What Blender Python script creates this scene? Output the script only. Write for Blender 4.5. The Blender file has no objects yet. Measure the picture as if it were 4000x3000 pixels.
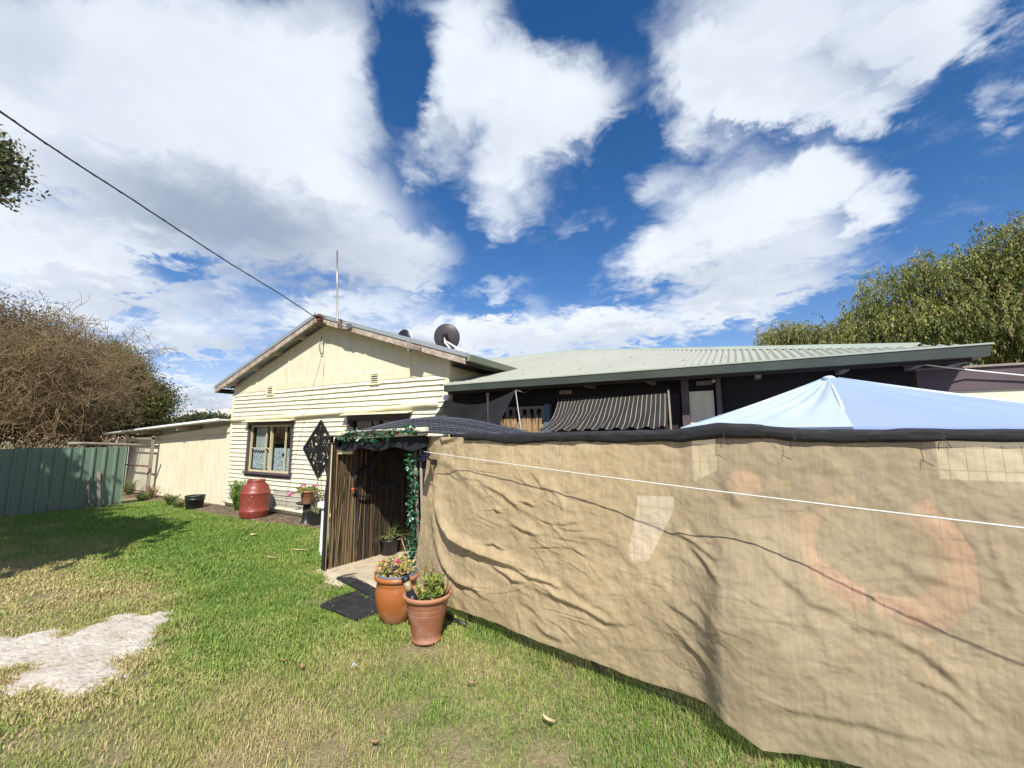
import bpy, math, random
import numpy as np
from mathutils import Vector, Matrix
random.seed(7); rng = np.random.default_rng(11)
C = bpy.context.scene.collection
SC = bpy.context.scene
R = math.radians
# ---------------------------------------------------------------- camera maths (pixel of the 4000x3000 photo -> world point at a known depth)
FPX, CH, YAW, PIT = 1602.0, 1.6, R(29.2), math.atan(205/1602.0)
F_ = np.array([-math.sin(YAW)*math.cos(PIT), math.cos(YAW)*math.cos(PIT), math.sin(PIT)])
R_ = np.array([math.cos(YAW), math.sin(YAW), 0.0]); U_ = np.cross(R_, F_); O_ = np.array([0, 0, CH])
def ray(x, y):
    d = F_*FPX + R_*(x-2000) + U_*(1500-y); return d/np.linalg.norm(d)
def PZ(x, y, z=0.0):
    d = ray(x, y); return O_ + d*((z-CH)/d[2])
def PY(x, y, Y):
    d = ray(x, y); return O_ + d*(Y/d[1])
def PX(x, y, X):
    d = ray(x, y); return O_ + d*(X/d[0])
def proj(P):
    v = np.asarray(P) - O_; w = v@F_
    return 2000+FPX*(v@R_)/w, 1500-FPX*(v@U_)/w
SUN = np.array([.53, -.80, 1.0]); SUN /= np.linalg.norm(SUN)

# ---------------------------------------------------------------- noise
def vnoise2(x, y, seed=0):
    r = np.random.default_rng(seed).random((256, 256))
    xi = np.floor(x).astype(int); yi = np.floor(y).astype(int)
    fx = x-xi; fy = y-yi; fx = fx*fx*(3-2*fx); fy = fy*fy*(3-2*fy)
    a = r[xi & 255, yi & 255]; b = r[(xi+1) & 255, yi & 255]; c = r[xi & 255, (yi+1) & 255]; d = r[(xi+1) & 255, (yi+1) & 255]
    return a+(b-a)*fx+(c-a)*fy+(a-b-c+d)*fx*fy
def fbm2(x, y, seed=0, oct=4, gain=.5):
    s = 0; a = 1; t = 0
    for o in range(oct):
        s = s+a*vnoise2(x*2**o, y*2**o, seed+o*17); t += a; a *= gain
    return s/t

# ---------------------------------------------------------------- materials
def mat(name, base, rough=.7, var=None, scale=4., amt=.5, bump=0., bscale=None, metal=0., spec=.5, stretch=None, detail=5., attr=None, trans=0., noise_rough=0., edge=(.35, .65), var2=None, scale2=20., amt2=.4):
    m = bpy.data.materials.new(name); m.use_nodes = True
    nt = m.node_tree; N = nt.nodes; L = nt.links; b = N['Principled BSDF']; out = N['Material Output']
    b.inputs['Base Color'].default_value = (*base, 1); b.inputs['Roughness'].default_value = rough
    b.inputs['Metallic'].default_value = metal; b.inputs['Specular IOR Level'].default_value = spec
    tc = N.new('ShaderNodeTexCoord'); src = tc.outputs['Object']
    if stretch:
        mp = N.new('ShaderNodeMapping'); mp.inputs['Scale'].default_value = stretch; L.new(src, mp.inputs[0]); src = mp.outputs[0]
    col = None
    if attr:
        a = N.new('ShaderNodeAttribute'); a.attribute_name = attr; col = a.outputs['Color']
    def blend(col, var, scale, amt, edge):
        n = N.new('ShaderNodeTexNoise'); n.inputs['Scale'].default_value = scale; n.inputs['Detail'].default_value = detail
        L.new(src, n.inputs['Vector'])
        mr = N.new('ShaderNodeMapRange'); mr.inputs[1].default_value = edge[0]; mr.inputs[2].default_value = edge[1]; mr.inputs[4].default_value = amt
        L.new(n.outputs[0], mr.inputs[0])
        mx = N.new('ShaderNodeMix'); mx.data_type = 'RGBA'
        L.new(mr.outputs[0], mx.inputs[0])
        if col: L.new(col, mx.inputs[6])
        else: mx.inputs[6].default_value = (*base, 1)
        mx.inputs[7].default_value = (*var, 1)
        return mx.outputs[2], n
    n0 = None
    if var: col, n0 = blend(col, var, scale, amt, edge)
    if var2: col, _ = blend(col, var2, scale2, amt2, (.5, .68))
    if col: L.new(col, b.inputs['Base Color'])
    if bump:
        n = N.new('ShaderNodeTexNoise'); n.inputs['Scale'].default_value = bscale or scale; n.inputs['Detail'].default_value = 6
        L.new(src, n.inputs['Vector'])
        bp = N.new('ShaderNodeBump'); bp.inputs['Strength'].default_value = bump; bp.inputs['Distance'].default_value = .02
        L.new(n.outputs[0], bp.inputs['Height']); L.new(bp.outputs[0], b.inputs['Normal'])
    if trans:
        t = N.new('ShaderNodeBsdfTranslucent'); ms = N.new('ShaderNodeMixShader'); ms.inputs[0].default_value = trans
        if col: L.new(col, t.inputs[0])
        else: t.inputs[0].default_value = (*base, 1)
        L.new(b.outputs[0], ms.inputs[1]); L.new(t.outputs[0], ms.inputs[2]); L.new(ms.outputs[0], out.inputs[0])
    return m
def see_through(m, f):
    """let a share of the light pass straight through (open weave)"""
    nt = m.node_tree; N = nt.nodes; L = nt.links; out = N['Material Output']
    s = out.inputs[0].links[0].from_socket
    t = N.new('ShaderNodeBsdfTransparent'); ms = N.new('ShaderNodeMixShader'); ms.inputs[0].default_value = f
    L.new(s, ms.inputs[1]); L.new(t.outputs[0], ms.inputs[2]); L.new(ms.outputs[0], out.inputs[0]); return m

M = {}
M['cream'] = mat('cream paint', (.785, .755, .59), .6, (.69, .64, .46), 2.2, .5, .12, 60, stretch=(1, 1, 2.2), var2=(.50, .42, .29), scale2=7, amt2=.38)
M['creamflat'] = mat('cream sheet paint', (.76, .72, .53), .65, (.68, .62, .43), 1.1, .6, .06, 30, stretch=(1.6, 1, .5), var2=(.48, .40, .27), scale2=5, amt2=.32)
M['creamtrim'] = mat('cream trim paint', (.78, .74, .53), .55, (.6, .52, .34), 3, .45)
M['yellowframe'] = mat('yellow window paint', (.58, .51, .31), .5, (.44, .38, .22), 5, .4)
M['gal'] = mat('galvanised roof', (.50, .53, .54), .45, (.40, .42, .43), 2, .6, metal=.35)
M['greyflash'] = mat('grey ridge flashing', (.36, .40, .42), .5, (.28, .31, .33), 5, .5, metal=.2)
M['barge'] = mat('peeling barge paint', (.44, .37, .30), .8, (.24, .16, .12), 5, .75, .4, 40, stretch=(1, 1, 1), var2=(.64, .57, .46), scale2=14, amt2=.7)
M['darktimber'] = mat('dark stained timber', (.03, .02, .019), .75, (.02, .014, .014), 6, .6)
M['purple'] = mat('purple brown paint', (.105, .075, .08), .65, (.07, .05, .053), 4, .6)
M['roofgreen'] = mat('pale green roofing', (.39, .395, .32), .5, (.33, .335, .27), 1.2, .5, stretch=(1, .35, 1), var2=(.30, .30, .22), scale2=22, amt2=.25)
M['gutter'] = mat('green gutter paint', (.078, .096, .080), .4, (.052, .066, .056), 3, .6)
M['gutterlip'] = mat('pale green gutter lip', (.38, .44, .34), .4, (.3, .35, .27), 3, .5)
M['olivegutter'] = mat('olive gutter paint', (.20, .22, .15), .45, (.15, .17, .11), 4, .5)
M['glass'] = mat('window glass', (.01, .012, .014), .05, spec=.6)
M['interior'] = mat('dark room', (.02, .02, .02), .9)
M['lace'] = mat('lace curtain', (.56, .59, .60), .9, (.20, .22, .23), 34, .75, detail=2, edge=(.46, .56))
M['sheer'] = mat('sheer curtain', (.42, .43, .42), .9, (.30, .31, .30), 3, .5, stretch=(6, 1, .3))
M['blackplastic'] = mat('black plastic', (.012, .012, .014), .42, (.03, .03, .032), 8, .5)
M['ironblack'] = mat('black moulded rubber', (.010, .010, .012), .5, (.02, .02, .022), 20, .5)
M['drum'] = mat('red drum plastic', (.235, .045, .03), .42, (.19, .038, .027), 3, .6, .1, 60, var2=(.36, .12, .09), scale2=18, amt2=.3)
M['terra'] = mat('terracotta plastic', (.31, .125, .065), .55, (.245, .095, .05), 3, .7, .06, 80, var2=(.46, .32, .24), scale2=9, amt2=.4)
M['terrapink'] = mat('pale terracotta rim', (.42, .19, .11), .6, (.33, .145, .085), 5, .6, var2=(.55, .42, .34), scale2=14, amt2=.45)
M['glaze'] = mat('orange glazed clay', (.37, .125, .035), .32, (.27, .085, .03), 2.2, .7, stretch=(1, 1, 1.4), var2=(.55, .33, .2), scale2=5, amt2=.5)
M['blueliner'] = mat('blue grey pot liner', (.13, .17, .25), .5, (.1, .13, .2), 9, .5)
M['soil'] = mat('potting soil', (.05, .035, .025), .95, (.09, .065, .045), 30, .6, .5, 60)
M['whiteplastic'] = mat('white plastic', (.80, .80, .78), .4, (.7, .7, .67), 5, .4)
M['greenfence'] = mat('green steel fence', (.15, .22, .16), .45, (.13, .195, .14), 1.5, .6, var2=(.19, .24, .19), scale2=7, amt2=.3)
M['rust'] = mat('rusty steel', (.13, .055, .032), .8, (.12, .05, .03), 14, .8, .3, 60)
M['wire'] = mat('galvanised wire', (.42, .42, .40), .5, metal=.3)
M['darkwire'] = mat('dark fence wire', (.035, .035, .03), .6)
M['weathered'] = mat('weathered grey timber', (.30, .26, .21), .85, (.18, .15, .12), 8, .7, .3, 40, stretch=(1, 1, .25))
M['fork'] = mat('old tool handle', (.34, .29, .23), .8, (.22, .17, .12), 12, .6)
M['steel'] = mat('dull steel', (.35, .35, .34), .4, (.25, .2, .16), 12, .5, metal=.7)
M['whitemetal'] = mat('white painted metal', (.75, .75, .74), .4, (.6, .6, .58), 6, .4)
M['dish'] = mat('dark grey dish', (.055, .048, .05), .5, (.045, .04, .04), 7, .5)
M['cable'] = mat('black cable', (.015, .013, .018), .6)
M['rope'] = mat('white rope', (.78, .76, .70), .8, (.6, .57, .5), 60, .5)
M['reed'] = mat('reed', (.34, .24, .13), .7, attr='tint')
M['shade'] = see_through(mat('black shade cloth', (.010, .0105, .012), .95, (.017, .018, .02), 14, .6, .3, 300), .05)
M['shaderoll'] = mat('black shade cloth roll', (.016, .017, .02), .85, (.045, .046, .05), 30, .6, .6, 120, stretch=(.5, .5, 3))
M['netcloth'] = mat('dark roof cloth', (.009, .010, .014), .9, (.018, .020, .026), 10, .5)
M['netstrand'] = mat('grey net strand', (.10, .11, .135), .6, (.06, .065, .08), 20, .5)
M['canopyshaded'] = mat('shaded canopy fabric', (.34, .44, .92), .75, (.28, .40, .78), 1.5, .4, trans=.25)  # darker copy of the canopy fabric, shade put into the colour
M['canopylit'] = mat('lit canopy fabric', (.70, .83, .96), .75, (.64, .80, .96), 1.5, .4, trans=.25)  # brighter copy of the same fabric, sunlight put into the colour
M['concrete'] = mat('worn concrete', (.56, .47, .33), .9, (.45, .37, .25), 5, .7, .4, 50, var2=(.22, .18, .13), scale2=12, amt2=.4)
M['sand'] = mat('white sand', (.60, .55, .48), .95, (.47, .415, .34), 3.5, .8, .9, 30, var2=(.33, .25, .16), scale2=16, amt2=.6)
M['ground'] = mat('dry dirt and thatch', (.27, .21, .12), .95, (.14, .15, .05), 3.2, .85, .8, 50, var2=(.36, .28, .16), scale2=30, amt2=.7)
M['bed'] = mat('dark litter soil', (.07, .052, .038), .95, (.17, .12, .07), 7, .8, .8, 40, var2=(.42, .30, .17), scale2=18, amt2=.6)
M['mat'] = mat('black rubber mat', (.014, .014, .014), .6, (.05, .045, .04), 9, .5)
M['leafattr'] = mat('leaf', (.1, .12, .03), .55, attr='tint', trans=.30, spec=.35)
M['leafstiff'] = mat('garland leaf', (.02, .2, .08), .4, attr='tint', trans=.15)
M['grassattr'] = mat('grass blade', (.1, .15, .03), .6, attr='tint', trans=.32, spec=.25)
M['bark'] = mat('bark', (.10, .07, .045), .9, (.06, .045, .03), 10, .7, .5, 40)
M['twig'] = mat('bare twig bark', (.23, .16, .07), .9, (.16, .10, .045), 3, .7, var2=(.36, .33, .22), scale2=6, amt2=.5)
M['petal'] = mat('geranium petals', (.55, .02, .06), .6, (.65, .05, .16), 30, .7)
M['magenta'] = mat('magenta petals', (.60, .02, .17), .6, (.7, .06, .25), 30, .7)
M['terrared'] = mat('orange red plastic', (.42, .10, .05), .5)
M['redtoy'] = mat('red toy plastic', (.46, .16, .115), .5, (.40, .13, .10), 3, .4)
M['yellowtoy'] = mat('yellow toy plastic', (.75, .48, .05), .45)
M['panelblack'] = mat('solar cell', (.012, .013, .03), .15)
M['lampclear'] = mat('smoky lamp tube', (.42, .33, .20), .2, (.3, .22, .12), 9, .5)
M['brick'] = mat('rough footing stone', (.33, .24, .15), .95, (.12, .08, .05), 16, .9, .8, 24, stretch=(1, 1, .5))
M['mesh'] = see_through(mat('fine guard mesh', (.35, .35, .31), .5, metal=.3), .62)
M['paper'] = mat('pale blue scrap', (.45, .6, .68), .7)
M['reedbrown'] = mat('brown dead leaf', (.34, .22, .11), .8, (.22, .14, .07), 20, .5)
M['dryleaf'] = mat('dry leaf', (.58, .46, .24), .7, (.4, .28, .13), 20, .5)
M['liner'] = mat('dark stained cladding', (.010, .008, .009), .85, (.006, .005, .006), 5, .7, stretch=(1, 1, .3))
M['bluepaint'] = mat('faded blue paint', (.10, .15, .19), .7, (.07, .1, .13), 6, .5)
M['tank'] = mat('silver tank', (.62, .66, .66), .35, (.55, .58, .58), 4, .5, metal=.3)
M['zinc'] = mat('white roof edge', (.80, .80, .76), .45, (.66, .66, .62), 5, .4)

def burlap_material():
    m = mat('tan woven cloth', (.64, .50, .295), .9, (.54, .415, .235), 1.6, .8, spec=.2, trans=.22, var2=(.72, .575, .355), scale2=1.3, amt2=.4)
    nt = m.node_tree; N = nt.nodes; L = nt.links; b = N['Principled BSDF']
    uv = N.new('ShaderNodeUVMap'); uv.uv_map = 'weave'
    def wave(sc, axis):
        w = N.new('ShaderNodeTexWave'); w.bands_direction = axis; w.inputs['Scale'].default_value = sc
        w.inputs['Distortion'].default_value = 1.2; w.inputs['Detail'].default_value = 2; w.inputs['Detail Scale'].default_value = 1.5
        L.new(uv.outputs[0], w.inputs[0]); return w.outputs['Fac']
    a = wave(62, 'Y'); c = wave(110, 'X')
    n = N.new('ShaderNodeTexNoise'); n.inputs['Scale'].default_value = 1; n.inputs['Detail'].default_value = 4
    mp = N.new('ShaderNodeMapping'); mp.inputs['Scale'].default_value = (70, 6, 1); L.new(uv.outputs[0], mp.inputs[0]); L.new(mp.outputs[0], n.inputs[0])
    n2 = N.new('ShaderNodeTexNoise'); n2.inputs['Scale'].default_value = 14; n2.inputs['Detail'].default_value = 5; n2.inputs['Distortion'].default_value = 1.0
    L.new(uv.outputs[0], n2.inputs[0])
    def m3(op, x, y, z=None):
        k = N.new('ShaderNodeMath'); k.operation = op
        for i, q in enumerate((x, y, z)):
            if q is None: continue
            if isinstance(q, (int, float)): k.inputs[i].default_value = q
            else: L.new(q, k.inputs[i])
        return k.outputs[0]
    h = m3('MULTIPLY_ADD', a, .10, m3('MULTIPLY_ADD', c, .05, m3('MULTIPLY_ADD', n.outputs[0], .5, m3('MULTIPLY', n2.outputs[0], 1.6))))
    bp = N.new('ShaderNodeBump'); bp.inputs['Strength'].default_value = .26; bp.inputs['Distance'].default_value = .010
    L.new(h, bp.inputs['Height']); L.new(bp.outputs[0], b.inputs['Normal'])
    # thread colour
    col = b.inputs['Base Color'].links[0].from_socket
    hsv = N.new('ShaderNodeHueSaturation'); L.new(col, hsv.inputs['Color'])
    L.new(m3('MULTIPLY_ADD', n.outputs[0], .5, m3('MULTIPLY_ADD', a, .09, .76)), hsv.inputs['Value'])
    # the right hand length is a greyer, more open cloth
    sx = N.new('ShaderNodeSeparateXYZ'); L.new(uv.outputs[0], sx.inputs[0])
    r_ = N.new('ShaderNodeMapRange'); r_.interpolation_type = 'SMOOTHSTEP'; L.new(m3('MULTIPLY_ADD', n2.outputs[0], .3, sx.outputs[0]), r_.inputs[0]); r_.inputs[1].default_value = 2.3; r_.inputs[2].default_value = 3.5
    mx = N.new('ShaderNodeMix'); mx.data_type = 'RGBA'; mx.blend_type = 'MULTIPLY'; L.new(r_.outputs[0], mx.inputs[0]); L.new(hsv.outputs[0], mx.inputs[6]); mx.inputs[7].default_value = (.84, .88, .96, 1)
    L.new(mx.outputs[2], b.inputs['Base Color'])
    see_through(m, .17)
    ms = N['Material Output'].inputs[0].links[0].from_node; L.new(m3('MULTIPLY_ADD', r_.outputs[0], .06, .19), ms.inputs[0])
    return m
M['burlap'] = burlap_material()

# ---------------------------------------------------------------- mesh builder
class MB:
    def __init__(s): s.v = []; s.f = []; s.smooth = []; s.tint = None; s.uv = None
    def add(s, vs, fs, smooth=False):
        o = len(s.v); s.v.extend([tuple(map(float, p)) for p in vs]); s.f.extend([tuple(i+o for i in f) for f in fs]); s.smooth.extend([smooth]*len(fs)); return s
    def box(s, c, d, rot=None):
        vs = [np.array([x*d[0]/2, y*d[1]/2, z*d[2]/2]) for x in (-1, 1) for y in (-1, 1) for z in (-1, 1)]
        if rot is not None: vs = [np.array(rot @ Vector(v)) for v in vs]
        vs = [v+np.array(c) for v in vs]
        return s.add(vs, [(0, 1, 3, 2), (4, 6, 7, 5), (0, 4, 5, 1), (2, 3, 7, 6), (0, 2, 6, 4), (1, 5, 7, 3)])
    def box2(s, lo, hi):
        lo = np.minimum(lo, hi).astype(float) if False else np.array(lo, float); hi = np.array(hi, float)
        return s.box((lo+hi)/2, np.abs(hi-lo))
    def bar(s, a, b, w, h, up=(0, 0, 1)):
        a = np.array(a, float); b = np.array(b, float); t = b-a; t /= np.linalg.norm(t); up = np.array(up, float)
        sd = np.cross(t, up); n = np.linalg.norm(sd)
        if n < 1e-4: sd = np.array([1., 0, 0])
        else: sd /= n
        u = np.cross(sd, t)
        vs = [p+sd*x*w/2+u*z*h/2 for p in (a, b) for x, z in ((-1, -1), (1, -1), (1, 1), (-1, 1))]
        return s.add(vs, [(3, 2, 1, 0), (4, 5, 6, 7), (0, 1, 5, 4), (1, 2, 6, 5), (2, 3, 7, 6), (3, 0, 4, 7)])
    def tube(s, pts, r, n=8, cap=True, smooth=True):
        pts = [np.array(p, float) for p in pts]; k = len(pts)
        rs = r if hasattr(r, '__len__') else [r]*k
        vs = []; ref = None
        for i, p in enumerate(pts):
            t = pts[min(i+1, k-1)]-pts[max(i-1, 0)]; t = t/(np.linalg.norm(t)+1e-12)
            if ref is None: ref = np.array([0, 0, 1.]) if abs(t[2]) < .9 else np.array([1., 0, 0])
            a = np.cross(t, ref); a /= (np.linalg.norm(a)+1e-12); b = np.cross(a, t); ref = b
            for j in range(n):
                q = 2*math.pi*j/n; vs.append(p+rs[i]*(a*math.cos(q)+b*math.sin(q)))
        fs = [(i*n+j, i*n+(j+1) % n, (i+1)*n+(j+1) % n, (i+1)*n+j) for i in range(k-1) for j in range(n)]
        if cap: fs += [tuple(range(n))[::-1], tuple((k-1)*n+j for j in range(n))]
        return s.add(vs, fs, smooth)
    def lathe(s, c, prof, n=32, axis=None, smooth=True, cap=True):
        """prof: (radius, height) pairs"""
        vs = []; c = np.array(c, float)
        for r, z in prof:
            for j in range(n):
                q = 2*math.pi*j/n; p = np.array([r*math.cos(q), r*math.sin(q), z])
                if axis is not None: p = np.array(axis @ Vector(p))
                vs.append(c+p)
        k = len(prof)
        fs = [(i*n+j, i*n+(j+1) % n, (i+1)*n+(j+1) % n, (i+1)*n+j) for i in range(k-1) for j in range(n)]
        if cap: fs += [tuple(range(n))[::-1], tuple((k-1)*n+j for j in range(n))]
        return s.add(vs, fs, smooth)
    def grid(s, P, smooth=True, closed_u=False):
        P = np.asarray(P); a, b = P.shape[:2]
        fs = [(i*b+j, ((i+1) % a)*b+j, ((i+1) % a)*b+j+1, i*b+j+1) for i in range(a if closed_u else a-1) for j in range(b-1)]
        return s.add(P.reshape(-1, 3), fs, smooth)
    def prism(s, poly, ext):
        poly = [np.array(p, float) for p in poly]; n = len(poly); ext = np.array(ext, float)
        vs = poly+[p+ext for p in poly]
        return s.add(vs, [tuple(range(n))[::-1], tuple(range(n, 2*n))]+[(i, (i+1) % n, n+(i+1) % n, n+i) for i in range(n)])
    def blob(s, c, r, n=8, m=6, jit=0.):
        vs = []
        for i in range(m+1):
            for j in range(n):
                t = math.pi*i/m; q = 2*math.pi*j/n; k = 1+random.uniform(-jit, jit)
                vs.append((c[0]+r[0]*k*math.sin(t)*math.cos(q), c[1]+r[1]*k*math.sin(t)*math.sin(q), c[2]+r[2]*k*math.cos(t)))
        return s.add(vs, [(i*n+j, i*n+(j+1) % n, (i+1)*n+(j+1) % n, (i+1)*n+j) for i in range(m) for j in range(n)], True)
BASE = {}
def raw_mesh(name, V, faces4, smooth=True, tint=None, uv=None):
    """numpy verts (n,3), quads (m,4)"""
    me = bpy.data.meshes.new(name); n = len(V); m = len(faces4); k = faces4.shape[1]
    me.vertices.add(n); me.vertices.foreach_set('co', np.ascontiguousarray(V, dtype=np.float32).ravel())
    me.loops.add(m*k); me.loops.foreach_set('vertex_index', np.ascontiguousarray(faces4, dtype=np.int32).ravel())
    me.polygons.add(m); me.polygons.foreach_set('loop_start', np.arange(0, m*k, k, dtype=np.int32))
    try: me.polygons.foreach_set('loop_total', np.full(m, k, dtype=np.int32))
    except Exception: pass
    me.update(calc_edges=True)
    me.polygons.foreach_set('use_smooth', np.full(m, bool(smooth)))
    if tint is not None:
        at = me.attributes.new('tint', 'FLOAT_COLOR', 'POINT')
        at.data.foreach_set('color', np.ascontiguousarray(np.c_[tint, np.ones(n)], dtype=np.float32).ravel())
    if uv is not None:
        l = me.uv_layers.new(name='weave'); l.data.foreach_set('uv', np.ascontiguousarray(uv[faces4.ravel()], dtype=np.float32).ravel())
    me.validate(); return me
def link(name, me, m, parent=None, base=None, label=None):
    o = bpy.data.objects.new(name, me); C.objects.link(o)
    if m is not None: me.materials.append(m)
    if parent is not None: o.parent = parent; BASE[o] = BASE[parent]
    else: o.location = base; BASE[o] = np.array(base, float)
    if label: o['label'] = label
    return o
def obj(name, mb, m, parent=None, base=None, label=None, tint=None):
    b = BASE[parent] if parent is not None else (np.array(base, float) if base is not None else None)
    V = np.array(mb.v, dtype=float)
    if b is None:
        b = np.array([(V[:, 0].min()+V[:, 0].max())/2, (V[:, 1].min()+V[:, 1].max())/2, V[:, 2].min()])
    me = bpy.data.meshes.new(name); me.from_pydata((V-b).tolist(), [], mb.f)
    me.polygons.foreach_set('use_smooth', np.array(mb.smooth, dtype=bool))
    if tint is not None:
        at = me.attributes.new('tint', 'FLOAT_COLOR', 'POINT'); at.data.foreach_set('color', np.c_[tint, np.ones(len(V))].astype(np.float32).ravel())
    me.update()
    return link(name, me, m, parent, b, label)
def robj(name, V, Q, m, parent=None, base=None, tint=None, uv=None, smooth=True, label=None):
    b = BASE[parent] if parent is not None else (np.array(base, float) if base is not None else np.array([V[:, 0].mean(), V[:, 1].mean(), V[:, 2].min()]))
    return link(name, raw_mesh(name, V-b, Q, smooth, tint, uv), m, parent, b, label)
def tag(o, label=None, cat=None, group=None, kind=None):
    for k, v in (('label', label), ('category', cat), ('group', group), ('kind', kind)):
        if v: o[k] = v
    return o
def thing(name, loc, label, cat, group=None):
    o = bpy.data.objects.new(name, None); C.objects.link(o); o.location = loc; o.empty_display_size = .1
    BASE[o] = np.array(loc, float); return tag(o, label, cat, group)
def quads(n): return np.arange(n*4).reshape(n, 4)

# leaves: every leaf one folded-free diamond with its own tint
def leaf_cards(P, D, Nn, Ln, Wd):
    """P base points, D unit directions, Nn unit normals-ish, lengths, widths -> verts, quads"""
    S = np.cross(D, Nn); S /= (np.linalg.norm(S, axis=1, keepdims=True)+1e-9)
    a = P; b = P+D*(Ln*.45)[:, None]+S*(Wd/2)[:, None]; c = P+D*Ln[:, None]; d = P+D*(Ln*.45)[:, None]-S*(Wd/2)[:, None]
    V = np.stack([a, b, c, d], 1).reshape(-1, 3); return V, quads(len(P))
def unit(n):
    v = rng.normal(size=(n, 3)); return v/np.linalg.norm(v, axis=1, keepdims=True)

# ================================================================= SETTING
def ground():
    mb = MB()
    xs = np.concatenate([[-400, -120, -40, -22], np.linspace(-18, 8, 90), [14, 40, 120, 400]])
    ys = np.concatenate([[-400, -100, -20, -8], np.linspace(-4, 8, 46), [14, 40, 120, 400]])
    P = np.zeros((len(xs), len(ys), 3)); X, Y = np.meshgrid(xs, ys, indexing='ij'); P[..., 0] = X; P[..., 1] = Y
    P[..., 2] = -.012+.02*(fbm2(X*.9+50, Y*.9+50, 3)-.5)*(np.abs(X) < 20)
    mb.grid(P[:, :]); mb.f = [f[::-1] for f in mb.f]
    tag(obj('ground', mb, M['ground'], base=(0, 0, 0)), kind='structure')
ground()

def inpoly(x, y, poly):
    r = np.zeros(x.shape, bool); n = len(poly)
    for i in range(n):
        x1, y1 = poly[i][:2]; x2, y2 = poly[(i+1) % n][:2]
        c = ((y1 > y) != (y2 > y)) & (x < (x2-x1)*(y-y1)/(y2-y1+1e-12)+x1); r ^= c
    return r
def dist_poly(x, y, poly):
    d = np.full(x.shape, 1e9); n = len(poly)
    for i in range(n):
        a = np.array(poly[i][:2]); b = np.array(poly[(i+1) % n][:2]); t = b-a; L2 = t@t
        u = np.clip(((x-a[0])*t[0]+(y-a[1])*t[1])/L2, 0, 1); d = np.minimum(d, np.hypot(x-a[0]-u*t[0], y-a[1]-u*t[1]))
    return d
SAND = [PZ(*q)[:2] for q in [(-420, 2560), (-120, 2500), (60, 2490), (170, 2462), (330, 2455), (430, 2410), (560, 2395), (700, 2375), (690, 2420), (610, 2478), (610, 2520), (520, 2548), (430, 2560), (400, 2600), (420, 2640), (340, 2690), (230, 2660), (130, 2672), (70, 2690), (-20, 2660), (-160, 2640), (-420, 2700)]]
CONC = [(-4.55, 3.38), (-4.50, 4.2), (-4.2, 4.75), (-3.6, 4.75), (-3.15, 3.75), (-3.05, 3.2), (-3.6, 3.28), (-4.05, 3.26)]
BED = [(-13.0, 4.86), (-11.6, 4.74), (-10.3, 4.64), (-9.0, 4.56), (-8.2, 4.60), (-7.4, 4.72), (-6.4, 4.80), (-5.3, 4.8), (-5.3, 5.6), (-17, 5.6), (-17, 4.9)]
MATA = [PZ(*q)[:2] for q in [(1322, 2268), (1425, 2250), (1515, 2282), (1520, 2375), (1450, 2340), (1372, 2300)]]
MATB = [PZ(*q)[:2] for q in [(1262, 2376), (1330, 2350), (1400, 2318), (1515, 2372), (1500, 2392), (1395, 2428)]]
DIRT = [(*PZ(1850, 2930)[:2], .26), (*PZ(2150, 2980)[:2], .22), (*PZ(1560, 2790)[:2], .12), (*PZ(1250, 2960)[:2], .13), (*PZ(420, 2960)[:2], .16), (*PZ(120, 2860)[:2], .16), (*PZ(150, 2330)[:2], .3), (*PZ(520, 2640)[:2], .12), (-.5, 1.75, .14), (-3.3, 1.0, .2), (-2.25, 2.6, .22), (-3.75, 2.78, .2), (-4.0, 3.2, .25)]
def flat_patch(name, poly, z, m, rough=.05, n=90, kind='structure'):
    mb = MB(); P = np.array(poly); lo = P.min(0); hi = P.max(0)
    nx = max(8, int((hi[0]-lo[0])/.035)); ny = max(8, int((hi[1]-lo[1])/.035))
    X, Y = np.meshgrid(np.linspace(lo[0]-.1, hi[0]+.1, nx), np.linspace(lo[1]-.1, hi[1]+.1, ny), indexing='ij')
    ins = inpoly(X, Y, poly); d = dist_poly(X, Y, poly)*np.where(ins, 1, -1)+rough*(fbm2(X*5, Y*5, 9)-.5)*2
    Z = z+np.minimum(d, .06)*.35+.03*rough*6*(fbm2(X*9, Y*9, 21)-.5)*(d > 0)
    idx = -np.ones(X.shape, int); keep = d > -.13; idx[keep] = np.arange(keep.sum())
    V = np.stack([X[keep], Y[keep], Z[keep]], 1); F = []
    for i in range(nx-1):
        for j in range(ny-1):
            q = (idx[i, j], idx[i+1, j], idx[i+1, j+1], idx[i, j+1])
            if min(q) >= 0: F.append(q)
    mb.add(V, F, True); return tag(obj(name, mb, m), kind=kind)
flat_patch('sand', SAND, -.004, M['sand'], .16)
flat_patch('concrete_path', CONC, .02, M['concrete'], .03)
flat_patch('garden_bed', BED, .008, M['bed'], .06)

# ---------------- burlap fence line (plan), used by the grass too
FL = np.array([(-2.97, 3.46), (-2.6, 3.27), (-2.1, 3.08), (-1.5, 2.93), (-.9, 2.82), (-.4, 2.74), (-.05, 2.64), (.35, 2.60), (.9, 2.54), (1.6, 2.46), (2.6, 2.36)])
_s = np.r_[0, np.cumsum(np.hypot(*np.diff(FL, axis=0).T))]
def fence_xy(u):
    s = np.asarray(u)*_s[-1]
    xs = np.interp(s, _s, FL[:, 0]); ys = np.interp(s, _s, FL[:, 1]); return xs, ys
def fence_y(x): return np.interp(x, FL[:, 0], FL[:, 1])

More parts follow.
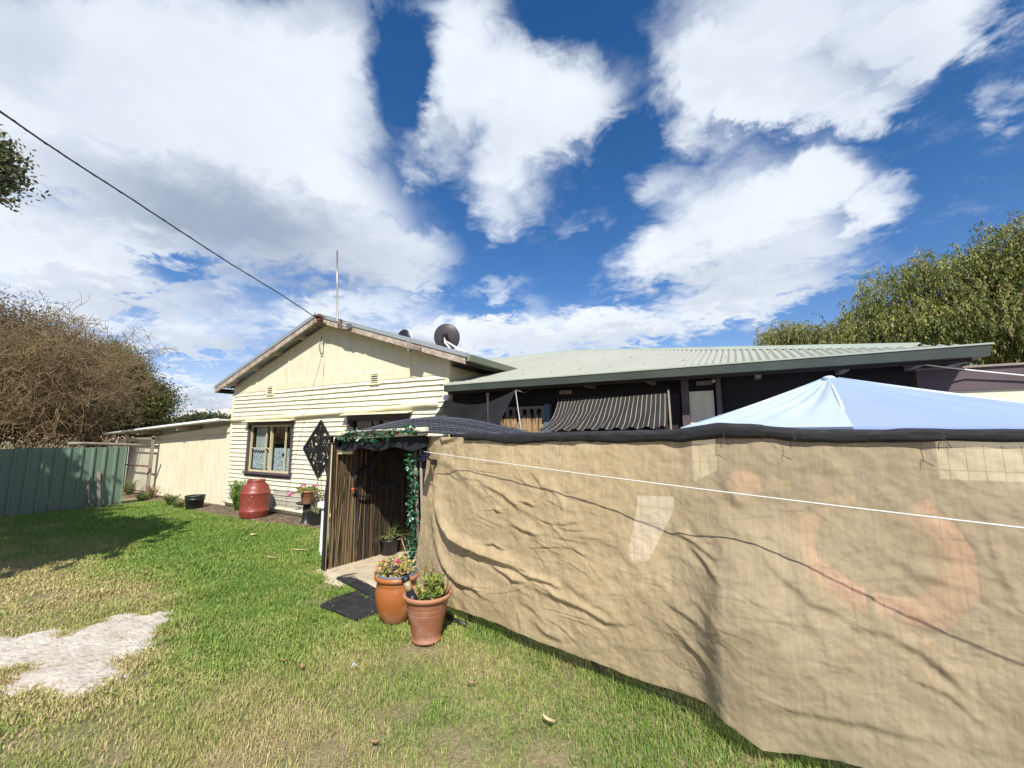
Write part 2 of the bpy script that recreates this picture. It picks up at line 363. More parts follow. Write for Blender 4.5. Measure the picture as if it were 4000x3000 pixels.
# ---------------- lawn
def lawn():
    def field(n, x0, x1, y0, y1): return rng.uniform(x0, x1, n), rng.uniform(y0, y1, n)
    parts = []
    for n, a in ((260000, (-5.2, 2.2, .6, 3.6)), (190000, (-9.5, -2.4, .8, 5.0)), (100000, (-13.6, -8., .6, 5.0)), (22000, (-6, 2.6, -1.5, .7))):
        parts.append(field(n, *a))
    x = np.concatenate([p[0] for p in parts]); y = np.concatenate([p[1] for p in parts])
    far = np.hypot(x, y)
    # bare places
    nz = fbm2(x*3.1+7, y*3.1+9, 31); nb = fbm2(x*11, y*11, 41, 3)
    sd = dist_poly(x, y, SAND)*np.where(inpoly(x, y, SAND), 1, -1)+.20*(nz-.5)*2+.12*(nb-.5)*2-3.2*np.clip(fbm2(x*5.5+3, y*1.3+1, 53, 3)-.53, 0, 1)
    keep = rng.random(len(x)) < np.clip((.17-sd)/.36, .03, 1)
    for poly, mar in ((CONC, .03), (BED, .06), (MATA, .04), (MATB, .04)):
        dd = dist_poly(x, y, poly)*np.where(inpoly(x, y, poly), 1, -1)+.06*(nb-.5)*2
        keep &= (dd < mar) | (rng.random(len(x)) < .012)
    dirt = np.zeros(len(x))
    for cx, cy, r in DIRT: dirt = np.maximum(dirt, np.exp(-((x-cx)**2+(y-cy)**2)/r**2))
    keep &= rng.random(len(x)) > dirt*(.75+.8*(nb-.3))
    keep &= (x < -3.1) | (y < fence_y(x)+.30)
    keep &= ~((x > -3.2) & (x < -3.0) & (y > 3.5))
    keep &= (x > -12.98)
    keep &= rng.random(len(x)) < np.clip(.55+1.1*(nb-.25), .3, 1)
    x = x[keep]; y = y[keep]; n = len(x); far = np.hypot(x, y)
    nz = fbm2(x*1.5+7, y*1.5+9, 77, 4); nb = fbm2(x*7, y*7, 41, 3); nf = rng.random(n)
    # dryness of the turf, 0 lush .. 1 straw
    d = .36+.0*x
    g = lambda cx, cy, rx, ry, w: w*np.exp(-((x-cx)/rx)**2-((y-cy)/ry)**2)
    d += g(-1.1, 1.5, 1.3, .55, .45)+g(-3.2, 1.3, 1.1, .6, .25)+g(-2.2, 2.4, .9, .6, .22)+g(-7.6, 1.6, 2.4, .75, .62)+g(-5.2, 1.9, .9, .5, .3)+g(-5.0, .9, 1.6, .45, .35)+g(-11, 1.2, 2, .8, .3)
    d -= g(-7.5, 3.5, 3.2, 1.1, .42)+g(-4.4, 2.6, .9, .5, .22)+g(-1.6, 2.1, .7, .3, .25)+g(.2, 2.1, .8, .45, .22)+g(-3.6, 1.75, .7, .3, .12)+g(-11.5, 3.8, 1.6, 1.2, .3)+g(-.7, 1.75, .2, .4, .25)
    d += (nz-.5)*.95+(nb-.5)*.5; d = np.clip(d, 0, 1)
    dry = np.clip(d+(nf-.5)*.75, 0, 1)
    lush = np.array([.175, .305, .055]); mid = np.array([.36, .43, .11]); straw = np.array([.60, .475, .25])
    t = dry[:, None]; col = np.where(t < .5, lush+(mid-lush)*t*2, mid+(straw-mid)*(t-.5)*2)
    col *= (.75+.5*rng.random(n))[:, None]
    # blades
    h = (.018+.024*rng.random(n))*(1.15-.5*d)*(1+.35*(nz-.5)); h *= np.where(far > 6, 1.25, 1)
    tall = rng.random(n) < .006; h[tall] *= 1.9
    # tussocks beside the sand
    tus = np.zeros(n)
    for q, r in (((470, 2380), .16), ((560, 2420), .10), ((760, 2330), .17), ((370, 2330), .10), ((650, 2360), .1), ((20, 2640), .12), ((240, 2490), .08), ((710, 2440), .1)):
        p = PZ(*q); tus = np.maximum(tus, np.exp(-((x-p[0])**2+(y-p[1])**2)/r**2))
    h *= 1+1.5*tus
    # longer grass under the fence and at the edges of the bed
    ed = np.exp(-((y-fence_y(x)+.0)/.10)**2)*(x > -3.2); h *= 1+.9*ed
    w = np.where(far < 3.5, .0036, np.where(far < 6, .0062, .0095))*(.8+.5*rng.random(n))
    az = rng.uniform(0, 2*np.pi, n); lean = np.abs(rng.normal(.55, .38, n))
    dx = np.cos(az); dy = np.sin(az); sx = -dy; sy = dx
    z0 = -.012+np.zeros(n)
    mx = x+dx*h*.35*lean; my = y+dy*h*.35*lean; mz = z0+h*.62
    tx = x+dx*h*1.05*lean; ty = y+dy*h*1.05*lean; tz = z0+h*np.clip(1-.35*lean*lean*.6, .35, 1)
    V = np.stack([np.stack([x-sx*w/2, y-sy*w/2, z0], 1), np.stack([x+sx*w/2, y+sy*w/2, z0], 1),
                  np.stack([mx-sx*w*.42, my-sy*w*.42, mz], 1), np.stack([mx+sx*w*.42, my+sy*w*.42, mz], 1),
                  np.stack([tx-sx*w*.08, ty-sy*w*.08, tz], 1), np.stack([tx+sx*w*.08, ty+sy*w*.08, tz], 1)], 1).reshape(-1, 3)
    o = np.arange(n)[:, None]*6
    Q = np.concatenate([o+np.array([0, 1, 3, 2]), o+np.array([2, 3, 5, 4])], 0)
    T = np.repeat(col, 6, 0)
    tag(robj('lawn_grass', V, Q, M['grassattr'], base=(0, 0, 0), tint=T), kind='stuff')
lawn()

# ================================================================= COTTAGE
YW = 5.25; XL, XR = -10.45, -4.11; XA = -7.24
YB = 5.0
def zg(x):  # top of the gable roof at X
    return 3.99-(x-XA)*.32 if x > XA else 3.99+(x-XA)*.338
house = thing('weatherboard_cottage', (-7.2, 5.25, 0), 'cream weatherboard cottage with a gabled wing, tin roofs and a dark verandah', 'house')
WIN = (-9.66, -8.12, .86, 1.83); WIN2 = (-6.38, -4.95, .95, 1.90)
def boards():
    mb = MB(); zb = .13; k = 0; step = .0925
    while zb < 2.60:
        zt = zb+step+.012
        spans = [(XL, XA+.02), (XA+.03, XR)]
        for (x0, x1) in spans:
            segs = [(x0, x1)]
            for (a, b, c, d) in (WIN, WIN2):
                if zt > c-.05 and zb < d+.06:
                    ns = []
                    for (p, q) in segs:
                        if b < p or a > q: ns.append((p, q))
                        else:
                            if a > p: ns.append((p, a))
                            if b < q: ns.append((b, q))
                    segs = ns
            ns = []
            for (p, q) in segs:
                for _ in range(1 if q-p > 1.2 and random.random() < .55 else 0):
                    c_ = random.uniform(p+.4, q-.4); ns.append((p, c_-.003)); p = c_+.003
                ns.append((p, q))
            for (p, q) in ns:
                m_ = max(2, int((q-p)/.12)); xs = np.linspace(p, q, m_)
                wob = .007*(fbm2(xs*1.3+k*7.7, xs*0+k*3.1, 5)-.5)*2+.0025*np.sin(xs*9+k)
                if k > 21: wob += .006*np.sin(xs*.9+k)
                pr = .032+.008*(fbm2(xs*2+k*5, xs*0+k, 15)-.5)
                lo = np.stack([xs, YW-pr, zb+wob], 1); lo2 = np.stack([xs, YW+0*xs, zb+wob], 1)
                hi = np.stack([xs, YW-.002+0*xs, zt+wob*0], 1)
                mb.grid(np.stack([lo2, lo, hi], 0), smooth=False)
        zb += step; k += 1
    return mb
w = obj('gable_wall', boards(), M['cream'], house)
bk = MB()
for (x0, x1, z0, z1) in ((XL, WIN[0], .05, 2.7), (WIN[0], WIN[1], .05, WIN[2]), (WIN[0], WIN[1], WIN[3], 2.7), (WIN[1], WIN2[0], .05, 2.7), (WIN2[0], WIN2[1], .05, WIN2[2]), (WIN2[0], WIN2[1], WIN2[3], 2.7), (WIN2[1], XR, .05, 2.7)):
    bk.box2((x0, YW+.004, z0), (x1, YW+.06, z1))
obj('wall_lining', bk, M['creamflat'], house)
# gable sheeting
mb = MB(); mb.prism([(XL, YW, 2.62), (XR, YW, 2.62), (XR, YW, zg(XR)-.12), (XA, YW, zg(XA)-.13), (XL, YW, zg(XL)-.12)], (0, .05, 0))
obj('gable_sheeting', mb, M['creamflat'], house)
mb = MB(); mb.box2((XL, YW-.022, 2.60), (XA-.02, YW-.002, 2.76)); mb.box2((XA-.015, YW-.022, 2.605), (XR, YW-.002, 2.765)); obj('frieze_board', mb, M['creamtrim'], house)
for bx in (-9.58, -8.42, -7.24, -6.06, -4.95):
    zt = zg(bx)-.16
    mb = MB(); mb.box2((bx-.022, YW-.016, 2.775), (bx+.022, YW-.0005, zt)); obj('batten', mb, M['creamtrim'], house)
mb = MB(); mb.box2((XL-.03, YW-.036, .10), (XL+.03, YW+.05, 2.62)); obj('corner_stop', mb, M['creamtrim'], house)
mb = MB(); mb.box2((XR-.05, YW-.036, 2.0), (XR+.03, YW+.05, zg(XR)-.12)); obj('corner_stop', mb, M['creamtrim'], house)
mb = MB(); mb.tube([(XA+.02, YW-.02, 3.55), (XA+.022, YW-.03, 3.2), (XA+.005, YW-.02, 2.8)], .009, 6); obj('wall_conduit', mb, M['creamtrim'], house)
mb = MB(); mb.tube([(XA-.1, YW-.03, 3.62), (XA-.13, YW-.06, 3.4), (XA-.09, YW-.05, 3.27), (XA-.01, YW-.03, 3.24)], .008, 6); obj('service_cable', mb, M['cable'], house)
# side wall above the verandah roof (runs back)
mb = MB(); zb = 1.9; k = 0
while zb < zg(XR)-.1:
    y = np.linspace(YW, 10.4, 30)
    lo = np.stack([XR+.02+0*y, y, zb+.003*np.sin(y*3+k)], 1); lo2 = lo-np.array([.02, 0, 0]); hi = np.stack([XR+.002+0*y, y, zb+.135+0*y], 1)
    mb.grid(np.stack([hi, lo, lo2], 0), smooth=False); zb += .125; k += 1
obj('side_wall', mb, M['cream'], house)
# verandah roof plane
ZV0, MV = 2.37, .279
YG, XG0, XG1 = 4.9, -3.89, 1.76
YRIDGE = 10.67
zv = lambda y: ZV0+(y-YG)*MV
mb = MB(); mb.bar((XR+.035, YW+.1, zv(YW+.1)+.035), (XR+.035, 6.6, zv(6.6)+.035), .02, .11); obj('roof_apron', mb, M['creamtrim'], house)
# gable roof: two corrugated slopes
def gable_roof():
    mb = MB(); ncol = 74; ys = np.linspace(YB, 10.62, ncol*6)
    corr = .009*np.cos(2*np.pi*(ys-YB)/.0762)
    for sgn, xe in ((1, -3.62), (-1, -10.86)):
        xs = np.linspace(XA, xe, 6); P = np.zeros((len(ys), 6, 3))
        for j, xx in enumerate(xs): P[:, j, 0] = xx; P[:, j, 1] = ys; P[:, j, 2] = zg(xx)+corr
        mb.grid(P if sgn > 0 else P[:, ::-1])
        P2 = P.copy(); P2[..., 2] -= .012; mb.grid(P2[:, ::-1] if sgn > 0 else P2)
    return mb
roof = obj('gable_roof', gable_roof(), M['gal'], house)
mb = MB(); yy = YB-.015
mb.prism([(-10.88, yy, zg(-10.88)-.028), (XA, yy, zg(XA)-.03), (XA, yy, zg(XA)+.045), (-10.88, yy, zg(-10.88)+.042)], (0, .11, 0))
mb.prism([(XA, yy, zg(XA)-.03), (-3.60, yy, zg(-3.60)-.028), (-3.60, yy, zg(-3.60)+.042), (XA, yy, zg(XA)+.045)], (0, .11, 0))
mb.tube([(XA, YB-.02, 4.0), (XA, 10.6, 4.0)], .05, 10)
obj('barge_capping', mb, M['greyflash'], roof)
for x0, x1 in ((-10.87, XA), (XA, -3.62)):
    mb = MB(); mb.prism([(x0, YB, zg(x0)-.14), (x1, YB, zg(x1)-.14), (x1, YB, zg(x1)-.028), (x0, YB, zg(x0)-.028)], (0, .03, 0)); obj('barge_board', mb, M['barge'], house)
for px in (-10.35, -9.5, -8.7, -7.9, -7.28, -6.4, -5.4, -4.4):
    mb = MB(); mb.box2((px-.025, YB+.03, zg(px)-.16), (px+.025, YW+.1, zg(px)-.07)); obj('purlin_end', mb, M['barge'], house)
for xe, s in ((-10.86, -1), (-3.62, 1)):
    mb = MB(); z = zg(xe); mb.box2((xe-.02*s-.01, YB+.03, z-.14), (xe-.02*s+.01, 6.5 if s > 0 else 10.6, z-.03))
    obj('fascia', mb, M['darktimber'], house)
mb = MB(); mb.prism([(-3.66, YB+.05, zg(-3.6)-.08), (-3.56, YB+.05, zg(-3.6)-.08), (-3.54, YB+.05, zg(-3.6)+.015), (-3.66, YB+.05, zg(-3.6)+.015)], (0, 1.55, 0)); obj('gable_gutter', mb, M['olivegutter'], house)
# soffit lining of the side eaves, dark
mb = MB(); mb.box2((-10.84, YW+.02, zg(-10.84)-.10), (XL, 10.5, zg(-10.84)-.08)); obj('eave_lining', mb, M['darktimber'], house)
mb = MB(); mb.box2((XR+.03, YW+.02, zg(-3.62)-.10), (-3.64, 6.5, zg(-3.62)-.085)); obj('eave_lining', mb, M['darktimber'], house)
# trim roll across the wall
mb = MB(); xs = np.linspace(XL-.02, -4.30, 30); pts = [(x, YW-.045, 1.965+(x-XL)*.0245+.012*math.sin(x*1.1)) for x in xs]
mb.tube(pts, [.042+.006*math.sin(i*.7) for i in range(30)], 10); obj('flashing_roll', mb, M['creamtrim'], house)
# vents
for q in ((1062, 1526), (1470, 1480)):
    p = PY(*q, YW); f = MB(); x, z = p[0], p[2]
    for bx in ((x-.12, x-.085, z-.11, z+.11), (x+.085, x+.12, z-.11, z+.11), (x-.085, x+.085, z+.08, z+.11), (x-.085, x+.085, z-.11, z-.08)):
        f.box2((bx[0], YW-.05, bx[2]), (bx[1], YW-.002, bx[3]))
    v = obj('wall_vent', f, M['creamtrim'], house)
    s = MB()
    for i in range(4): s.box((x, YW-.042, z-.06+i*.04), (.168, .03, .008), Matrix.Rotation(R(35), 3, 'X'))
    obj('louvre', s, M['creamtrim'], v)
    d = MB(); d.box2((x-.085, YW-.032, z-.08), (x+.085, YW-.029, z+.08)); obj('vent_recess', d, M['darktimber'], v)
# windows
def window(W, name, lace):
    a, b, c, d = W; f = MB(); t = .055
    f.box2((a-t, YW-.05, c-.02), (a, YW+.08, d+.02)); f.box2((b, YW-.05, c-.02), (b+t, YW+.08, d+.02)); f.box2((a-t, YW-.05, d+.02), (b+t, YW+.08, d+.09))
    wn = obj('window', f, M['purple'], house)
    s = MB(); s.box2((a-t-.02, YW-.085, c-.062), (b+t+.02, YW+.06, c-.02)); s.box2((a-t, YW-.045, c-.115), (b+t, YW-.022, c-.064)); obj('window_sill', s, M['purple'], wn)
    aw = MB(); aw.prism([(a-.12, YW-.012, d+.125), (a-.12, YW-.17, d+.085), (a-.12, YW-.17, d+.098), (a-.12, YW-.012, d+.14)], (b-a+.24, 0, 0)); obj('window_awning', aw, M['creamtrim'], wn)
    r = MB(); m_ = a+.50*(b-a); y0, y1 = YW+.0, YW+.035
    r.box2((a, y0, c-.02), (a+.028, y1, d+.02)); r.box2((b-.024, y0, c-.02), (b, y1, d+.02)); r.box2((a+.035, y0, c-.02), (b-.03, y1, c+.02)); r.box2((a+.035, y0, d-.02), (b-.03, y1, d+.02)); r.box2((m_-.02, y0-.004, c+.02), (m_+.02, y1+.01, d-.02))
    q = a+.36*(b-a)*.72; r.box2((a+.035, y0+.006, (c+d)/2-.006), (m_-.03, y1-.004, (c+d)/2+.012))
    x3 = m_+.66*(b-m_); r.box2((x3-.011, y0+.004, c+.02), (x3+.011, y1-.002, d-.02)); x4 = a+.72*(m_-a); r.box2((x4-.012, y0+.02, c+.02), (x4+.010, y1+.02, d-.02))
    obj('window_frame', r, M['yellowframe'] if lace else M['purple'], wn)
    if lace:
        k = MB(); k.box((x3-.01, y0-.012, c+.36), (.03, .025, .07)); obj('window_latch', k, M['blackplastic'], wn)
    g = MB(); g.box2((a+.03, YW+.040, c), (b-.03, YW+.043, d)); 
    gm = bpy.data.materials.get('pane') or glass_pane(); obj('window_pane', g, gm, wn)
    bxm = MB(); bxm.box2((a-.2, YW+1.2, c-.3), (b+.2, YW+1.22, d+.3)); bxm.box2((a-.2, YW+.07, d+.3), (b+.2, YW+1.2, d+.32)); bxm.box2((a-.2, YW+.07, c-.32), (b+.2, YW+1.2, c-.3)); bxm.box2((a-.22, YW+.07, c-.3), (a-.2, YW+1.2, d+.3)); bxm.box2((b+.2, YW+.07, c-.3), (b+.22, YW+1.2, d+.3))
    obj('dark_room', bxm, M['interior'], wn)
    if lace:
        for (x0, x1, z0, z1, m, ph) in ((a+.02, m_-.02, c+.03, c+.50*(d-c), 'lace', 0), (m_, b-.02, c+.0, c+.51*(d-c), 'lace', 2), (a+.08, a+.45*(m_-a)+.14, c+.5*(d-c), d, 'sheer', 1)):
            xs = np.linspace(x0, x1, 60); zs = np.linspace(z0, z1, 6); P = np.zeros((60, 6, 3))
            for j, z in enumerate(zs): P[:, j, 0] = xs; P[:, j, 1] = YW+.085+.012*np.sin(xs*70+ph+.6*np.sin(xs*13)); P[:, j, 2] = z+(.012*np.abs(np.sin(xs*40)) if j == 0 else 0)
            cm = MB(); cm.grid(P); obj('curtain', cm, M[m], wn)
    return wn
def glass_pane():
    m = bpy.data.materials.new('pane'); m.use_nodes = True; N = m.node_tree.nodes; L = m.node_tree.links; N.remove(N['Principled BSDF'])
    t = N.new('ShaderNodeBsdfTransparent'); t.inputs[0].default_value = (.86, .9, .9, 1); g = N.new('ShaderNodeBsdfGlossy'); g.inputs['Roughness'].default_value = .03; ms = N.new('ShaderNodeMixShader')
    ms.inputs[0].default_value = .045; L.new(t.outputs[0], ms.inputs[1]); L.new(g.outputs[0], ms.inputs[2]); L.new(ms.outputs[0], N['Material Output'].inputs[0]); return m
window(WIN, 'window', True)
window(WIN2, 'window', False)
# skirting, footing and guard mesh sheets
mb = MB(); mb.tube([(x, YW-.035, .135-.0*(x+10)+.006*math.sin(x*2)) for x in np.linspace(XL, -5.3, 24)], .032, 8); obj('bottom_roll', mb, M['creamtrim'], house)
mb = MB(); xs = np.linspace(XL, -5.2, 160); P = np.zeros((160, 8, 3))
for j, z in enumerate(np.linspace(-.05, .11, 8)): P[:, j, 0] = xs; P[:, j, 1] = YW+.02+.03*(fbm2(xs*16, xs*0+j*1.7, 8)-.5)*2; P[:, j, 2] = z
mb.grid(P); obj('footing', mb, M['brick'], house)
mb = MB(); 
for (x0, x1) in ((-10.3, -8.85), (-8.6, -7.1)):
    for i in range(int((x1-x0)/.025)+1): mb.box((x0+i*.025, YW-.032, .34), (.003, .003, .36))
    for j in range(int(.36/.025)+1): mb.box(((x0+x1)/2, YW-.036, .16+j*.025), (x1-x0, .003, .003))
obj('guard_mesh', mb, M['wire'], house)
# ---- main hip roof over the verandah
def verandah_roof():
    mb = MB(); per = .0762; per_n = 8
    xs = np.arange(-7.2, XG1, per/per_n); nr = 14; P = np.zeros((len(xs), nr, 3))
    for i, x in enumerate(xs):
        if x < XG0-.08: y0 = max(YG+.2, YG+(zg(x)-.02-ZV0)/MV if x < -3.62 else YG)
        else: y0 = YG
        if XG0-.14 < x < XG0-.08: y0 = YG
        if x < XG0-.12 and x > -4.5: y0 = YG+(zg(x)-ZV0)/MV-.3
        y1 = min(YRIDGE, YG+(XG1-x)); y1 = max(y1, y0+.001)
        ys = np.linspace(y0, y1, nr); z = zv(ys)+.014*math.cos(2*math.pi*x/per)
        P[i, :, 0] = x; P[i, :, 1] = ys; P[i, :, 2] = z
    mb.grid(P); return mb
vr = obj('verandah_roof', verandah_roof(), M['roofgreen'], house)
mb = MB()
A = np.array([XG1, YG, ZV0]); B = np.array([XG1-(YRIDGE-YG), YRIDGE, zv(YRIDGE)])
# hip end slope and back slope
mb.add([A, (XG1, YG+11.5, ZV0), B], [(0, 1, 2)]); mb.add([B, (XG1, YG+11.5, ZV0), (-12, YG+11.5, ZV0), (-12, YRIDGE, zv(YRIDGE))], [(0, 1, 2, 3)])
obj('hip_end', mb, M['roofgreen'], vr)
mb = MB()
def capping(a, b, wd, dz):
    a = np.array(a, float); b = np.array(b, float); t = (b-a)/np.linalg.norm(b-a); sd = np.cross(t, (0, 0, 1)); sd /= np.linalg.norm(sd); n = int(np.linalg.norm(b-a)/.02)
    P = np.zeros((n, 5, 3))
    for i, s in enumerate(np.linspace(0, 1, n)):
        c = a+(b-a)*s
        for j, (k, h) in enumerate(((-wd, -dz), (-wd*.45, -dz*.35+.004), (0, .022), (wd*.45, -dz*.35+.004), (wd, -dz))): P[i, j] = c+sd*k+np.array([0, 0, h+.012])
    return P
mb.grid(capping(A+np.array([-.25, .25, .25*MV*1.0]), B, .12, .035)); mb.grid(capping((-8.2, YRIDGE, zv(YRIDGE)), B, .12, .035))
obj('ridge_capping', mb, M['gutterlip'], vr)
for k in range(18):
    for yy in (5.5, 6.7, 8.0, 9.3):
        x = -3.8+k*.457+.02*math.sin(k*5+yy)
        if yy < YG+(XG1-x)-.2 and (x > -3.5 or yy > 7.2): mb = MB(); mb.blob((x, yy, zv(yy)+.016), (.010, .010, .008), 6, 4); obj('roof_screw', mb, M['steel'], vr)
# gutter: square profile
def gutter_profile(a, b, name='gutter'):
    a = np.array(a, float); b = np.array(b, float); t = (b-a)/np.linalg.norm(b-a); o = np.array([t[1], -t[0], 0.])
    prof = [(-.004, .09), (-.004, .0), (.085, 0), (.105, .095), (.094, .095), (.078, .012), (.006, .012), (.006, .09)]
    mb = MB(); mb.prism([a+o*p+np.array([0, 0, q]) for p, q in prof], b-a); return mb
mb = gutter_profile((XG0, YG+.05, 2.268), (XG1+.08, YG+.05, 2.268)); g1 = obj('gutter', mb, M['gutter'], house)
mb = MB(); mb.bar((XG0, YG-.052, 2.366), (XG1+.1, YG-.052, 2.366), .018, .014); obj('gutter_lip', mb, M['gutterlip'], g1)
mb = gutter_profile((XG1-.02, YG+.06, 2.268), (XG1-.02, 9.5, 2.268)); obj('gutter', mb, M['gutter'], house)
mb = MB(); mb.box2((XG0, YG+.055, 2.24), (XG1, YG+.075, 2.36)); obj('verandah_fascia', mb, M['darktimber'], house)
# underside boards so that no light leaks, dark
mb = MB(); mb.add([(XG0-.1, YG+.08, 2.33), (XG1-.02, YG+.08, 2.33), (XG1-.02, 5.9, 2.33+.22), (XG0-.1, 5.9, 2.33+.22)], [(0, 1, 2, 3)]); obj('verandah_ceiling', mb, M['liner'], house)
YV = 5.32
for q in ((2290, 1508), (2535, 1492), (2962, 1464), (3300, 1437), (3590, 1415)):
    p = PY(*q, YG+.12); mb = MB(); mb.box2((p[0]-.03, YG+.08, 2.235), (p[0]+.03, YV, 2.30)); obj('rafter_tail', mb, M['weathered'], house)
# verandah back wall, with cream panel and doorway
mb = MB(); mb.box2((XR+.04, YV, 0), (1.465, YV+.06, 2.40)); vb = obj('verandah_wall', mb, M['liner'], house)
p = PY(2690, 1530, YV-.06); q = PY(2795, 1660, YV-.06); mb = MB(); mb.box2((p[0], YV-.05, .9), (q[0], YV-.004, p[2])); obj('cream_panel', mb, M['creamflat'], vb)
for (x0, x1) in ((2660, 2688), (2796, 2815)):
    p = PY(x0, 1500, YV-.1); q = PY(x1, 1500, YV-.1); mb = MB(); mb.box2((p[0], YV-.12, 0), (q[0], YV-.004, 2.4)); obj('wall_post', mb, M['purple'], vb)
p = PY(2590, 1530, YV-.03); q = PY(2655, 1530, YV-.03); mb = MB(); mb.box2((p[0], YV-.03, 0), (q[0], YV-.003, 2.12)); obj('verandah_door', mb, M['darktimber'], vb)
for (x0, x1, y0, y1) in ((2720, 2782, 1489, 1502), (2185, 2232, 1526, 1538)):
    p = PY(x0, y0, YV-.03); q = PY(x1, y1, YV-.03); mb = MB(); mb.box2((p[0], YV-.03, q[2]), (q[0], YV-.003, p[2])); obj('timber_plate', mb, M['weathered'], vb)
p = PY(2128, 1560, YV-.05); q = PY(2150, 1560, YV-.05); mb = MB(); mb.box2((p[0], YV-.08, 0), (q[0], YV-.003, 2.05)); obj('blue_post', mb, M['bluepaint'], vb)
p0 = PY(1955, 1560, YV-.05); p1 = PY(2120, 1560, YV-.05); mb = MB()
for i in range(7):
    x = p0[0]+(p1[0]-p0[0])*i/6; mb.box2((x-.02, YV-.06, .9), (x+.02, YV-.02, 2.02))
for j in range(4): mb.box2((p0[0]-.02, YV-.055, 1.0+j*.33), (p1[0]+.02, YV-.025, 1.04+j*.33))
obj('lattice_window', mb, M['weathered'], vb)
mb = MB(); mb.tube([PY(2785, 1480, 5.2), PY(2785, 1462, 5.2)], .014, 8); mb.blob(PY(2785, 1486, 5.2), (.03, .03, .035), 10, 6); obj('ceiling_lamp', mb, M['steel'], house)
mb = MB(); e = PY(1748, 1552, YW-.09); mb.box(e, (.12, .1, .07)); mb.blob(e+np.array([.03, -.05, -.05]), (.035, .05, .035)); obj('wall_floodlight', mb, M['whiteplastic'], house)

# ================================================================= ANNEXE at the right end
ann = thing('annexe_building', (3.2, 5.3, 0), 'cream wall with a purple brown band under the verandah roof end', 'building')
mb = MB(); mb.box2((1.56, 5.32, 0), (6.5, 5.42, 2.02)); obj('wall', mb, M['creamflat'], ann)
mb = MB(); mb.box2((1.56, 5.305, 0), (6.5, 5.319, 1.21)); obj('shade_strip', mb, M['purple'], ann)  # dark sheet standing in for the canopy shade on the lower wall
mb = MB(); mb.box2((1.49, 5.30, 2.02), (6.5, 5.42, 2.225)); mb.box2((1.47, 5.295, 0), (1.56, 5.42, 2.02)); b_ = obj('band', mb, M['purple'], ann)
mb = MB(); mb.box2((1.49, 5.28, 2.2255), (6.5, 5.42, 2.245)); obj('band_capping', mb, M['weathered'], b_)
mb = MB(); mb.box2((1.49, 5.425, 0), (1.55, 9.5, 2.22)); mb.box2((6.44, 5.425, 0), (6.5, 9.5, 2.22)); mb.box2((1.56, 9.44, 0), (6.43, 9.5, 2.2)); obj('end_wall', mb, M['creamflat'], ann)
mb = MB(); mb.box2((1.5, 5.43, 2.15), (6.48, 9.5, 2.20)); obj('roof', mb, M['gal'], ann)
a = PY(3520, 1408, 5.2); pts = [PY(3540, 1410, 5.0), PY(3620, 1425, 5.1), PY(3800, 1447, 5.24), PY(4000, 1467, 5.26), PY(4300, 1490, 5.26)]
mb = MB(); mb.tube(pts, .007, 6); tag(obj('white_cable', mb, M['whiteplastic']), 'white cable drooping from the verandah gutter across the purple band', 'cable')

# ================================================================= LEAN-TO SHED (left)
shed = thing('lean_to_shed', (-13.5, 5.25, 0), 'flat cream lean-to shed with a thin white roof edge beside the cottage', 'shed')
def shz(x): return 1.97+(x+10.45)*.045
mb = MB(); mb.prism([(-16.95, YW, 0), (XL-.035, YW, 0), (XL-.035, YW, shz(XL)-.10), (-14.16, YW, 1.62), (-16.95, YW, 1.50)], (0, .06, 0)); obj('wall', mb, M['creamflat'], shed)
for x in (-13.4, -12.42, -11.55):
    mb = MB(); mb.box2((x-.014, YW-.010, .08), (x+.014, YW-.001, 1.66+.045*(x+14.16))); obj('batten', mb, M['creamflat'], shed)
mb = MB(); mb.prism([(-14.2, YW-.03, 1.52), (XL-.035, YW-.03, 1.70), (XL-.035, YW-.03, 1.80), (-14.2, YW-.03, 1.61)], (0, .028, 0)); obj('frieze', mb, M['creamtrim'], shed)
mb = MB(); mb.prism([(-17.0, 4.97, shz(-17)), (XL-.04, 4.97, shz(XL)), (XL-.04, 4.97, shz(XL)+.03), (-17.0, 4.97, shz(-17)+.03)], (0, 3.6, 0)); rf = obj('roof', mb, M['zinc'], shed)
mb = MB(); mb.tube([(-17.05, 4.95, shz(-17)+.0), (-14, 4.95, shz(-14)+.012), (XL-.04, 4.95, shz(XL)+.012)], .034, 8); obj('roof_edge', mb, M['zinc'], rf)
for q in ((700, 1690), (545, 1712)):
    p = PY(*q, 5.05); mb = MB(); mb.box2((p[0]-.04, 4.99, shz(p[0])-.12), (p[0]+.04, YW+.3, shz(p[0])-.005)); obj('rafter_end', mb, M['barge'], shed)
for q in ((482, 1800),):
    p = PY(*q, 5.0); mb = MB(); mb.box2((p[0]-.04, 4.98, 0), (p[0]+.04, 5.06, shz(p[0])-.002)); obj('post', mb, M['weathered'], shed)
mb = MB(); p = PY(572, 1690, 5.5); mb.box((p[0], 5.5, p[2]), (.42, .2, .2), Matrix.Rotation(R(12), 3, 'Y')); obj('rusty_box', mb, M['rust'], shed)

